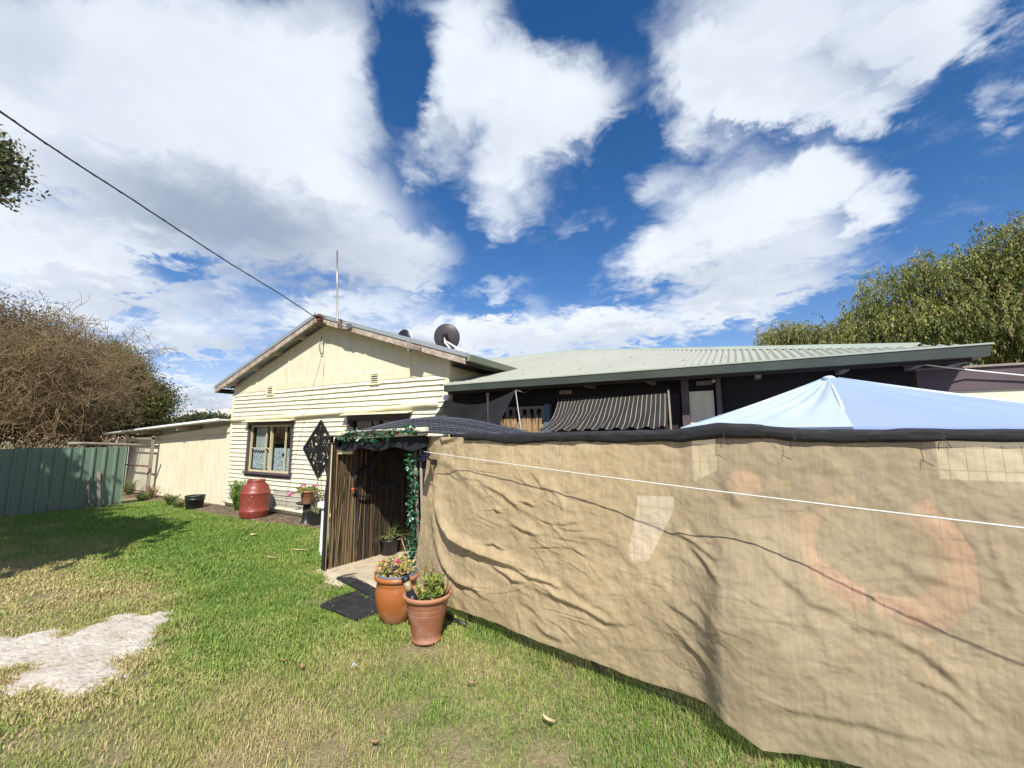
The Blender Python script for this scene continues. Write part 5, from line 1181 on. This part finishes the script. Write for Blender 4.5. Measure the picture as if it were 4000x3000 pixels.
proto = None
for k in range(9):
    x, y = rng.uniform(-6.5, .3), rng.uniform(1.3, 3.6)
    if y > fence_y(x)-.15 or (-4.2 < x < -2.6 and y > 2.5): continue
    if proto is None:
        mb = MB(); mb.grid(np.array([[(t*.03, s_*.009*math.sqrt(max(.03, 1-t*t)), .045+.008*s_*s_+.006*t*t) for s_ in (-1, -.3, .3, 1)] for t in np.linspace(-1, 1, 8)])); proto = o_ = obj('leaf_scrap', mb, M['reedbrown'], base=(0, 0, 0))
        tag(o_, 'small dry leaf scrap fallen on the lawn', 'leaf', 'small dry leaves scattered over the lawn')
    else: o_ = proto.copy(); C.objects.link(o_)
    o_.location = (x, y, rng.uniform(-.02, -.008)); o_.rotation_euler = (rng.uniform(-.3, .3), rng.uniform(-.3, .3), rng.uniform(0, 6.28)); o_.scale = (1, 1, 1) if k % 3 else (1.5, 1.2, 1)
# ================================================================= GREEN FENCE, GATE, TOOLS
gf = thing('steel_fence', (-13, 1, 0), 'ribbed dark green steel sheet fence at the left of the lawn', 'fence')
def ribbed():
    Y0, Y1 = -1.2, 4.2; per = .195; prof = []
    y = Y0
    while y < Y1-.01:
        prof += [(y, 0), (y+.118, 0), (y+.135, .032), (y+.165, .032), (y+.182, 0)]; y += per
    P = np.zeros((len(prof), 2, 3))
    for i, (y, d) in enumerate(prof):
        P[i, 0] = (-13.0+d, min(y, Y1), -.02); P[i, 1] = (-13.0+d, min(y, Y1), 1.355+.004*math.sin(y*5))
    mb = MB(); mb.grid(P, smooth=False); P2 = P.copy(); P2[..., 0] -= .006; mb.grid(P2[::-1], smooth=False); return mb
obj('sheet', ribbed(), M['greenfence'], gf)
mb = MB(); mb.box2((-13.06, -1.2, .25), (-13.012, 4.18, .31)); mb.box2((-13.06, -1.2, 1.1), (-13.012, 4.18, 1.16)); obj('rail', mb, M['weathered'], gf)
for y in (-1.0, 1.6, 4.15):
    mb = MB(); mb.box2((-13.14, y-.035, 0), (-13.065, y+.035, 1.34)); obj('post', mb, M['weathered'], gf)
mb = MB(); a = PX(335, 1732, -13.6); b = PX(520, 1738, -13.6); mb.tube([a+np.array([0, -.3, .0]), a, b, b+np.array([0, .3, -.02])], .035, 8); tag(obj('timber_rail', mb, M['weathered']), 'weathered grey log rail behind the top of the green fence', 'rail')
# gate
gt = thing('mesh_gate', (-14.2, 5.06, 0), 'rusty framed wire mesh gate between the green fence and shed', 'gate')
YGT = 5.06; gx0 = -15.6; p = PY(590, 1740, YGT); q = PY(574, 1925, YGT); gx1 = (p[0]+q[0])/2; zt = 1.37; zb = .12
for (a, b) in (((gx1, zb), (gx1, zt)), ((gx0, zb), (gx0, zt)), ((gx0, zt), (gx1, zt)), ((gx0, zb), (gx1, zb)), ((gx0, .80), (gx1, .80))):
    mb = MB(); mb.tube([(a[0], YGT, a[1]), (b[0], YGT, b[1])], .020, 8); obj('frame_bar', mb, M['rust'], gt)
mb = MB()
for i in range(int((gx1-gx0)/.04)): mb.tube([(gx0+i*.04, YGT+.012, zb), (gx0+i*.04, YGT+.012, zt)], .0017, 3, False)
for j in range(int((zt-zb)/.04)): mb.tube([(gx0, YGT+.015, zb+j*.04), (gx1, YGT+.015, zb+j*.04)], .0017, 3, False)
obj('wire_mesh', mb, M['wire'], gt)
mb = MB(); mb.box2((gx1+.03, YGT-.02, 0), (gx1+.085, YGT+.03, 1.62)); mb.box2((gx0-.3, YGT-.02, 1.52), (gx1+.085, YGT+.025, 1.57)); tag(obj('gate_post', mb, M['weathered']), 'weathered timber gate post and head rail beside the shed wall', 'post')
mb = MB(); p = PY(508, 1800, 5.16); mb.tube([(p[0], 5.16, 0), (p[0]+.03, 5.16, .8), (p[0], 5.16, 1.45)], [.07, .06, .06], 8); tag(obj('rough_post', mb, M['weathered']), 'rough timber post standing behind the rusty mesh gate', 'post')
# garden fork, stake, stick
fk = thing('garden_fork', (-12.86, 3.6, 0), 'garden fork with a D shaped handle leaning on the green fence', 'garden fork')
t0 = np.array([-12.93, 3.56, .72]); b0 = np.array([-12.80, 3.60, .09]); ud = (t0-b0)/np.linalg.norm(t0-b0)
mb = MB(); mb.tube([b0, t0-ud*.13], .017, 8); obj('shaft', mb, M['fork'], fk)
y_ = np.array([0, 1., 0]); mb = MB(); mb.tube([t0-ud*.14, t0-ud*.10-y_*.035, t0-ud*.01-y_*.055, t0-ud*.01+y_*.055, t0-ud*.10+y_*.035, t0-ud*.14], .014, 8); obj('handle', mb, M['fork'], fk)
for k in (-.06, -.02, .02, .06):
    mb = MB(); mb.tube([b0+y_*k, b0+y_*k-ud*.15], [.006, .003], 5); obj('tine', mb, M['steel'], fk)
mb = MB(); mb.tube([b0-y_*.07, b0+y_*.07], .010, 6); mb.tube([b0, b0+ud*.12], .021, 8); obj('socket', mb, M['steel'], fk)
t0 = np.array([-12.94, 3.735, .80]); b0 = np.array([-12.82, 3.78, .0]); mb = MB(); mb.bar(b0, t0, .055, .03, (1, 0, 0)); mb.bar(t0, t0+(t0-b0)*.02, .04, .02, (1, 0, 0)); tag(obj('timber_offcut', mb, M['weathered']), 'pale grey board leaning on the green fence right of the fork', 'board')
mb = MB(); mb.tube([(-12.85, 3.03, 0), (-12.93, 2.88, .90)], .008, 6); tag(obj('thin_stick', mb, M['fork']), 'thin grey stick leaning on the shaded part of the green fence', 'stick')

# ================================================================= TREES
def crown_leaves(blobs, K, per, L, W, ca, cb, droop=.3, spread=.35, shell=.55, seed=1, hang=0.0, cc=None):
    r = np.random.default_rng(seed); vol = np.array([b[1][0]*b[1][1]*b[1][2] for b in blobs])**.67; vol /= vol.sum(); P = []; D = []; CO = []; LL = []
    for k in range(K):
        b = blobs[r.choice(len(blobs), p=vol)]; d = r.normal(size=3); d /= np.linalg.norm(d); rad = shell+(1-shell)*r.random()**.6
        if r.random() < .25: rad *= r.uniform(.3, 1)
        c = np.array(b[0])+d*np.array(b[1])*rad; n = int(per*r.uniform(.6, 1.4)); tone = r.random()
        if hang > 0:
            ns = max(2, n//14)
            for s in range(ns):
                p = c+r.normal(0, spread*.55, 3); dd = d*np.array([1, 1, .4])+r.normal(0, .5, 3); dd[2] = dd[2]*.5+.1; dd /= np.linalg.norm(dd); m_ = 14; st = hang/m_
                q = p.copy()
                for j in range(m_):
                    q = q+dd*st; dd = dd+np.array([0, 0, -.20]); dd /= np.linalg.norm(dd); e = dd+r.normal(0, .45, 3); e[2] -= droop; P.append(q+r.normal(0, .015, 3)); D.append(e/np.linalg.norm(e)); CO.append(tone+.3*(r.random()-.5)); LL.append(L*r.uniform(.7, 1.3))
        else:
            p = c+r.normal(0, spread, (n, 3))*np.array([1, 1, .7]); e = r.normal(size=(n, 3))+d*.5; e[:, 2] -= droop; e /= np.linalg.norm(e, axis=1, keepdims=True)
            P += list(p); D += list(e); CO += list(tone+.35*(r.random(n)-.5)); LL += list(L*r.uniform(.6, 1.3, n))
    P = np.array(P); D = np.array(D); t = np.clip(np.array(CO), 0, 1); col = np.array(ca)+(np.array(cb)-np.array(ca))*t[:, None]
    if cc is not None:
        k = r.random(len(P)) < .12; col[k] = np.array(cc)*r.uniform(.7, 1.2, (k.sum(), 1))
    V, Q = leaf_cards(P, D, unit(len(P)), np.array(LL), np.array(LL)*W); return V, Q, np.repeat(col, 4, 0)
def limbs(base, blobs, r0, seed, n=14):
    r = np.random.default_rng(seed); mb = MB(); base = np.array(base, float); top = np.mean([b[0] for b in blobs], 0); fork = base+(top-base)*np.array([.5, .5, .45])
    mb.tube([base, base+(fork-base)*.5+r.normal(0, .06, 3), fork], [r0, r0*.8, r0*.65], 10)
    for k in range(n):
        b = blobs[k % len(blobs)]; e = np.array(b[0])+r.normal(size=3)*np.array(b[1])*.5; m_ = fork+(e-fork)*.5+np.array([0, 0, .15])+r.normal(0, .12, 3); mb.tube([fork, m_, e], [r0*.45, r0*.28, r0*.08], 7)
    return mb
def tree(name, base, blobs, label, group, r0, seed, **kw):
    t = thing(name, base, label, 'tree', group); obj('trunk', limbs(base, blobs, r0, seed), M['bark'], t)
    V, Q, T = crown_leaves(blobs, seed=seed, **kw); robj('crown', V, Q, M['leafattr'], t, tint=T, smooth=False); return t
# right: big drooping tree behind the roof
YT = 13.0
def at(x, y, Y): return PY(x, y, Y)
def blob_at(x, y, Y, rpx, ry=None):
    c = at(x, y, Y); s = np.linalg.norm(c-O_)/FPX*1.0; s = (np.linalg.norm(c-O_)*(F_@((c-O_)/np.linalg.norm(c-O_))))/FPX
    rx = rpx*s; rz = (ry or rpx)*s; return (tuple(c), (rx, rx, rz))
WB = [blob_at(3540, 1160, 12.6, 140, 120), blob_at(3730, 1090, 13, 150, 105), blob_at(3990, 985, 13.4, 150, 105), blob_at(4120, 1080, 13, 220, 200), blob_at(3480, 1300, 12.4, 170, 80), blob_at(3700, 1290, 12.6, 190, 110), blob_at(3940, 1260, 12.4, 180, 130), blob_at(4200, 1350, 13, 250, 160), blob_at(3420, 1230, 12.2, 70, 50)]
tree('willow_myrtle', (6.6, 13.6, 0), WB, 'large drooping yellow green tree behind the roof at the right', None, .32, 4, K=1050, per=150, L=.078, W=.30, ca=(.045, .070, .014), cb=(.30, .32, .07), droop=.7, spread=.30, shell=.66, hang=.34, cc=(.40, .31, .16))
WS = [blob_at(3040, 1312, 17, 55, 26), blob_at(3130, 1305, 17, 60, 34), blob_at(3230, 1310, 17, 70, 34), blob_at(3290, 1300, 17, 45, 34)]
tree('small_tree', (5.6, 17, 0), WS, 'small wispy tree showing just above the roof ridge', None, .16, 6, K=170, per=110, L=.11, W=.24, ca=(.08, .10, .025), cb=(.32, .31, .10), droop=.7, spread=.28, hang=.55, cc=(.3, .25, .14))
# left: dark evergreens behind a bare tree
LB = [blob_at(90, 1330, 6.5, 190, 180), blob_at(60, 1560, 6.3, 200, 150)]
def lb(x, y, X, rpx, ry=None):
    c = PX(x, y, X); w = (c-O_)@F_; s = w/FPX; return (tuple(c), (rpx*s, rpx*s, (ry or rpx)*s))
tree('dark_evergreen', (-24, 8, 0), [lb(-60, 1340, -23, 150, 150), lb(110, 1440, -24, 180, 140), lb(290, 1490, -24.5, 140, 140), lb(380, 1560, -24, 110, 120), lb(150, 1600, -23, 230, 130), lb(-100, 1550, -22, 220, 170)], 'dense dark evergreen behind the bare tangled tree', None, .4, 8, K=900, per=130, L=.15, W=.26, ca=(.03, .034, .012), cb=(.15, .12, .045), droop=.2, spread=.50, shell=.55)
tree('round_evergreen', (-24.5, 10.6, 0), [lb(470, 1500, -24, 80, 90), lb(560, 1570, -24, 75, 70), lb(490, 1610, -23.5, 100, 80), lb(440, 1420, -24.5, 60, 70)], 'rounded olive green tree right of the bare tree behind the shed', None, .28, 9, K=520, per=120, L=.13, W=.34, ca=(.03, .05, .012), cb=(.20, .19, .045), droop=.1, spread=.34, shell=.6)
def bare_tree():
    base = np.array([-19.2, 2.6, 0.]); t = thing('bare_tree', base, 'leafless tangled brown tree with lichen behind the green fence', 'tree'); r = np.random.default_rng(23)
    big = MB(); segs = []
    def grow(p, d, l, rad, lev):
        k = 3; pts = [p]; q = p.copy()
        for i in range(k):
            d = d+r.normal(0, .20, 3)+np.array([0, 0, .03 if lev < 3 else -.05]); d /= np.linalg.norm(d); q = q+d*l/k; pts.append(q.copy())
        rr = [rad*(1-.28*i/k) for i in range(k+1)]
        if lev < 2: big.tube(pts, rr, 7, False)
        else: segs.append((pts, rr))
        if lev >= 7 or l < .13: return
        nb = (4, 5, 4, 4, 3, 3)[min(lev, 5)]
        for i in range(nb):
            a = pts[1+r.integers(k)] if i else pts[-1]; dd = d+r.normal(0, .55, 3); dd[2] += .08; dd /= np.linalg.norm(dd)
            grow(a, dd, l*r.uniform(.58, .82), rad*.54, lev+1)
    for a, e in ((-.4, 1.25), (.3, 1.1), (1.0, .8), (2.0, 1.2), (-1.4, .85), (2.9, .7)):
        grow(base+np.array([0, 0, .9]), np.array([math.cos(a+.9)*.75, math.sin(a+.9)*.75, e])/1.25, 2.22, .080, 1)
    big.tube([base, base+np.array([0, 0, .95])], [.22, .17], 9, False)
    obj('trunk', big, M['twig'], t)
    V = []; Q = []; o = 0
    for pts, rr in segs:
        n = 3; ref = np.array([.3, .5, .81])
        for p, q in zip(pts, rr):
            tdir = pts[-1]-pts[0]; tdir = tdir/(np.linalg.norm(tdir)+1e-9); a = np.cross(tdir, ref); a /= np.linalg.norm(a)+1e-9; b = np.cross(tdir, a); q = max(q, .0055)
            for j in range(n): w = 2*math.pi*j/n; V.append(p+q*(a*math.cos(w)+b*math.sin(w)))
        for i in range(len(pts)-1):
            for j in range(n): Q.append((o+i*n+j, o+i*n+(j+1) % n, o+(i+1)*n+(j+1) % n, o+(i+1)*n+j))
        o += n*len(pts)
    print('bare twigs', len(segs)); V = np.array(V)
    robj('twigs', V, np.array(Q), M['twig'], t); return V
BT = bare_tree()
# shade tree left of the frame, its tip hanging into view
tr = [((-10.3, -2.15, 4.8), (1.7, 1.5, 1.5)), ((-11.8, -2.0, 4.8), (1.4, 1.4, 1.5)), ((-9.3, -1.9, 5.0), (1.0, .9, .9)), ((-7.5, -.85, 4.4), (1.5, .5, .4)), ((-6.3, -1.25, 4.2), (.5, .22, .2))]
tip = [lb(5, 555, -12.6, 26, 50), lb(40, 680, -12.6, 34, 34), lb(0, 745, -12.6, 30, 45), lb(-70, 640, -12.8, 80, 120)]
stt = tree('shade_tree', (-10.2, -2.6, 0), tr, 'broad leaved branch of a tree hanging in at the left edge', None, .22, 12, K=560, per=80, L=.27, W=.58, ca=(.05, .07, .02), cb=(.17, .18, .07), droop=.4, spread=.30, shell=.3)
mb = limbs((-12.3, -.9, 5.4), tip, .07, 3, 10); obj('branch', mb, M['bark'], stt)
V, Q, T = crown_leaves(tip, 90, 42, .10, .5, (.05, .07, .025), (.20, .21, .10), .4, .17, .4, 13); robj('foliage', V, Q, M['leafattr'], stt, tint=T, smooth=False)
for i, (x, y, X, rp, rh, lb_) in enumerate(((820, 1655, -60, 80, 26, 'distant dark tree clump above the shed roof near the cottage corner'), (735, 1668, -62, 48, 20, 'distant dark tree clump above the shed roof, left of the taller clump'), (605, 1682, -60, 22, 16, 'tiny distant tree above the shed roof beside the round evergreen'))):
    b = lb(x, y, X, rp, rh); b2 = lb(x+rp*.5, y+8, X, rp*.7, rh*.7); b3 = lb(x-rp*.5, y+10, X, rp*.6, rh*.7)
    tree('distant_tree', (b[0][0], b[0][1], 0), [b, b2, b3], lb_, 'distant trees beyond the shed', .3, 30+i, K=150, per=110, L=.32, W=.6, ca=(.025, .04, .018), cb=(.10, .115, .045), droop=.0, spread=.55, shell=.6)
c = O_+ray(729, 1512)*60; mb = MB(); mb.blob(c, (.25, .08, .07), 8, 6); mb.add([c, c+np.array([-.5, .1, .10]), c+np.array([-.2, .25, .06])], [(0, 1, 2)]); mb.add([c, c+np.array([.5, .35, .10]), c+np.array([.2, .35, .06])], [(0, 1, 2)]); tag(obj('bird', mb, M['cable']), 'tiny dark bird flying in the sky left of the gable', 'bird')

# ================================================================= LIGHT, SKY, CAMERA
el = math.asin(SUN[2]); sun = bpy.data.lights.new('sun', 'SUN'); sun.energy = 5.0; sun.angle = R(.53); sun.color = (1, .955, .87)
so = bpy.data.objects.new('sun', sun); C.objects.link(so); so.rotation_euler = Vector(SUN).to_track_quat('Z', 'Y').to_euler(); so.location = (6, -9, 12)
def world():
    W = bpy.data.worlds.new('World'); SC.world = W; W.use_nodes = True; nt = W.node_tree; N = nt.nodes; L = nt.links
    bg = N['Background']; bg.inputs['Strength'].default_value = .10
    sky = N.new('ShaderNodeTexSky'); sky.sky_type = 'NISHITA'; sky.sun_disc = False; sky.sun_elevation = el; sky.sun_rotation = math.atan2(SUN[0], SUN[1]); sky.air_density = 1.0; sky.dust_density = .3; sky.ozone_density = 2.5
    tc = N.new('ShaderNodeTexCoord'); sep = N.new('ShaderNodeSeparateXYZ'); L.new(tc.outputs['Generated'], sep.inputs[0]); X, Y, Z = sep.outputs
    def mth(op, a, b=None, c=None, clamp=False):
        k = N.new('ShaderNodeMath'); k.operation = op; k.use_clamp = clamp
        for i, q in enumerate((a, b, c)):
            if q is None: continue
            if isinstance(q, (int, float)): k.inputs[i].default_value = q
            else: L.new(q, k.inputs[i])
        return k.outputs[0]
    az = mth('ARCTAN2', X, Y); ele = mth('ARCSINE', Z)
    # domain for the cloud detail: a flat layer seen in perspective
    inv = mth('DIVIDE', 1.0, mth('ADD', mth('MAXIMUM', Z, 0.0), .22))
    cb = N.new('ShaderNodeCombineXYZ'); L.new(mth('MULTIPLY', X, inv), cb.inputs[0]); L.new(mth('MULTIPLY', Y, inv), cb.inputs[1])
    def noise(sc, det, rough, dist, off=0.0):
        n = N.new('ShaderNodeTexNoise'); n.noise_dimensions = '3D'; n.inputs['Scale'].default_value = sc; n.inputs['Detail'].default_value = det; n.inputs['Roughness'].default_value = rough; n.inputs['Distortion'].default_value = dist
        mp = N.new('ShaderNodeMapping'); mp.inputs['Location'].default_value = (off, off*.7, off*.3); L.new(cb.outputs[0], mp.inputs[0]); L.new(mp.outputs[0], n.inputs['Vector']); return n
    n1 = noise(3.6, 10, .62, .25); n2 = noise(1.3, 7, .52, .2, 3.7); n3 = noise(9.0, 9, .62, .35, 9.1)
    # warp the place of the big cloud masses
    waz = mth('MULTIPLY_ADD', mth('SUBTRACT', n1.outputs['Fac'], .5), .22, az); wel = mth('MULTIPLY_ADD', mth('SUBTRACT', n3.outputs['Fac'], .5), .16, ele)
    v = N.new('ShaderNodeCombineXYZ'); L.new(waz, v.inputs[0]); L.new(wel, v.inputs[1]); v.inputs[2].default_value = 1.0
    def azel(x, y):
        d = ray(x, y); return np.array([math.atan2(d[0], d[1]), math.asin(d[2])])
    def dot(row):
        k = N.new('ShaderNodeVectorMath'); k.operation = 'DOT_PRODUCT'; L.new(v.outputs[0], k.inputs[0]); k.inputs[1].default_value = tuple(row); return k.outputs['Value']
    def blobs(lst):
        tot = None
        for (cx, cy, rx, ry, rot, w) in lst:
            s = 1.8083; cx, cy, rx, ry = cx*s, cy*s, rx*s, ry*s; a = R(rot); e1 = np.array([math.cos(a), math.sin(a)])*rx; e2 = np.array([-math.sin(a), math.cos(a)])*ry
            c = azel(cx, cy); J = np.stack([(azel(cx+e1[0], cy+e1[1])-azel(cx-e1[0], cy-e1[1]))/2, (azel(cx+e2[0], cy+e2[1])-azel(cx-e2[0], cy-e2[1]))/2], 1); Ji = np.linalg.inv(J); off = -Ji@c
            u = dot((Ji[0, 0], Ji[0, 1], off[0])); q = dot((Ji[1, 0], Ji[1, 1], off[1])); r2 = mth('MULTIPLY_ADD', u, u, mth('MULTIPLY', q, q))
            g = mth('MAXIMUM', mth('MULTIPLY_ADD', r2, -.5, 1.0), 0.0); g = mth('MULTIPLY', g, w) if tot is None else mth('MULTIPLY_ADD', g, w, tot); tot = g
        return tot
    S = blobs([
        (330, 150, 520, 230, 10, 1.0), (80, 380, 380, 260, 0, .9), (560, 330, 300, 230, 20, .9), (700, 490, 260, 110, 15, .8), (880, 560, 130, 55, 5, .7), (250, 560, 330, 70, 3, .55), (160, 660, 260, 60, 0, .5), (480, 690, 260, 80, 0, .65), (380, 745, 130, 35, 0, .7), (820, 640, 160, 30, -5, .5),
        (720, 60, 120, 90, 20, .6), (400, 850, 130, 38, 0, .8), (300, 870, 200, 40, 0, .6), (870, 700, 200, 45, 5, .7),
        (1000, 90, 100, 120, 0, .75), (1130, 215, 190, 105, 20, .9), (1240, 190, 110, 100, 0, .6), (940, 250, 60, 120, 10, .45), (1010, 320, 120, 100, 10, .5), (1110, 380, 80, 110, 15, .65), (1060, 480, 50, 50, 0, .45), (960, 10, 110, 40, 0, .5),
        (1720, 70, 300, 160, -8, 1.1), (1530, 190, 120, 110, 0, .9), (1700, 220, 200, 60, 10, .6), (2030, 60, 160, 70, -30, .7), (1880, 230, 120, 40, -10, .4),
        (1560, 470, 190, 110, -20, 1.0), (1760, 440, 130, 90, -15, .9), (1900, 450, 60, 45, -20, .6), (1440, 560, 150, 50, -15, .7), (1660, 590, 170, 50, -12, .9), (1780, 370, 70, 60, 0, .55),
        (1210, 720, 180, 45, 0, 1.0), (1450, 690, 190, 45, -8, .9), (1040, 740, 150, 45, 0, .9), (1620, 650, 120, 35, -15, .7),
        (1085, 620, 60, 22, -10, .5), (1150, 652, 40, 16, 0, .35), (2200, 215, 60, 60, 0, .55), (1420, 390, 70, 30, -40, .35), (1260, 480, 60, 25, -20, .4), (1940, 560, 70, 22, -15, .3), (1730, 715, 90, 18, 0, .3),
        (370, 585, 75, 26, 0, -.75), (285, 668, 40, 22, 0, -.6), (420, 795, 190, 18, 3, -.85), (860, 180, 40, 130, -10, -.6), (900, 60, 60, 90, 10, -.5), (1250, 60, 90, 110, 0, -.4), (1350, 330, 60, 60, 0, -.3), (1000, 570, 60, 50, 0, -.2)])
    back = mth('MULTIPLY', mth('MAXIMUM', mth('SUBTRACT', mth('ADD', mth('MULTIPLY', X, -F_[0]), mth('MULTIPLY', Y, -F_[1])), .1), 0), .22)
    S = mth('ADD', mth('MINIMUM', mth('MULTIPLY', S, 1.25), 1.6), back)
    dens = mth('ADD', S, mth('MULTIPLY', mth('SUBTRACT', n1.outputs['Fac'], .5), 2.0)); dens = mth('ADD', dens, mth('MULTIPLY', mth('SUBTRACT', n3.outputs['Fac'], .5), .95))
    mr = N.new('ShaderNodeMapRange'); mr.interpolation_type = 'SMOOTHSTEP'; L.new(dens, mr.inputs[0]); mr.inputs[1].default_value = .02; mr.inputs[2].default_value = 1.48
    alpha = mr.outputs[0]
    # cloud brightness: bright where thick and high, grey on the flat undersides
    G = blobs([(640, 520, 330, 80, 14, .55), (430, 470, 280, 100, 10, .38), (300, 640, 300, 35, 2, .42), (500, 745, 260, 30, 0, .4), (620, 605, 180, 35, 0, .3), (400, 870, 160, 30, 0, .65), (1560, 580, 220, 45, -14, .40), (1660, 630, 170, 30, -14, .35), (1300, 735, 240, 25, -3, .35), (1060, 300, 130, 60, 0, .2), (1900, 120, 200, 90, -20, .22), (700, 20, 120, 50, 0, .35), (60, 90, 120, 120, 0, .2), (1700, 160, 220, 60, 0, .15), (1700, 20, 200, 60, 0, .1)])
    sh = mth('ADD', mth('MULTIPLY', G, 1.0), mth('MULTIPLY', mth('SUBTRACT', n2.outputs['Fac'], .43), .95)); sh = mth('ADD', sh, mth('MULTIPLY', mth('SUBTRACT', n3.outputs['Fac'], .5), .25))
    mr2 = N.new('ShaderNodeMapRange'); L.new(sh, mr2.inputs[0]); mr2.inputs[1].default_value = -.08; mr2.inputs[2].default_value = 1.0
    ramp = N.new('ShaderNodeMix'); ramp.data_type = 'RGBA'; L.new(mr2.outputs[0], ramp.inputs[0]); ramp.inputs[6].default_value = (7.4, 7.9, 8.5, 1); ramp.inputs[7].default_value = (2.9, 3.45, 4.5, 1)
    hs = N.new('ShaderNodeHueSaturation'); hs.inputs['Saturation'].default_value = 1.35; hs.inputs['Value'].default_value = 1.0; L.new(sky.outputs[0], hs.inputs['Color'])
    tn = N.new('ShaderNodeMix'); tn.data_type = 'RGBA'; tn.blend_type = 'MULTIPLY'; tn.inputs[0].default_value = 1.0; L.new(hs.outputs[0], tn.inputs[6]); tn.inputs[7].default_value = (1.38, 1.0, 1.04, 1)
    mx = N.new('ShaderNodeMix'); mx.data_type = 'RGBA'; L.new(alpha, mx.inputs[0]); L.new(tn.outputs[2], mx.inputs[6]); L.new(ramp.outputs[2], mx.inputs[7]); L.new(mx.outputs[2], bg.inputs['Color'])
    W.cycles.sampling_method = 'MANUAL'; W.cycles.sample_map_resolution = 1024
world()
cam = bpy.data.cameras.new('camera'); cam.sensor_width = 36; cam.sensor_fit = 'HORIZONTAL'; cam.lens = 36*FPX/4000; cam.clip_start = .05; cam.clip_end = 3000
co = bpy.data.objects.new('camera', cam); C.objects.link(co); co.location = (0, 0, CH); co.rotation_euler = (R(90)+PIT, 0, YAW); SC.camera = co
SC.view_settings.view_transform = 'Standard'; SC.view_settings.look = 'None'; SC.view_settings.exposure = 0.38; SC.view_settings.gamma = 1
SC.cycles.max_bounces = 8; SC.cycles.transparent_max_bounces = 24; SC.cycles.use_denoising = True
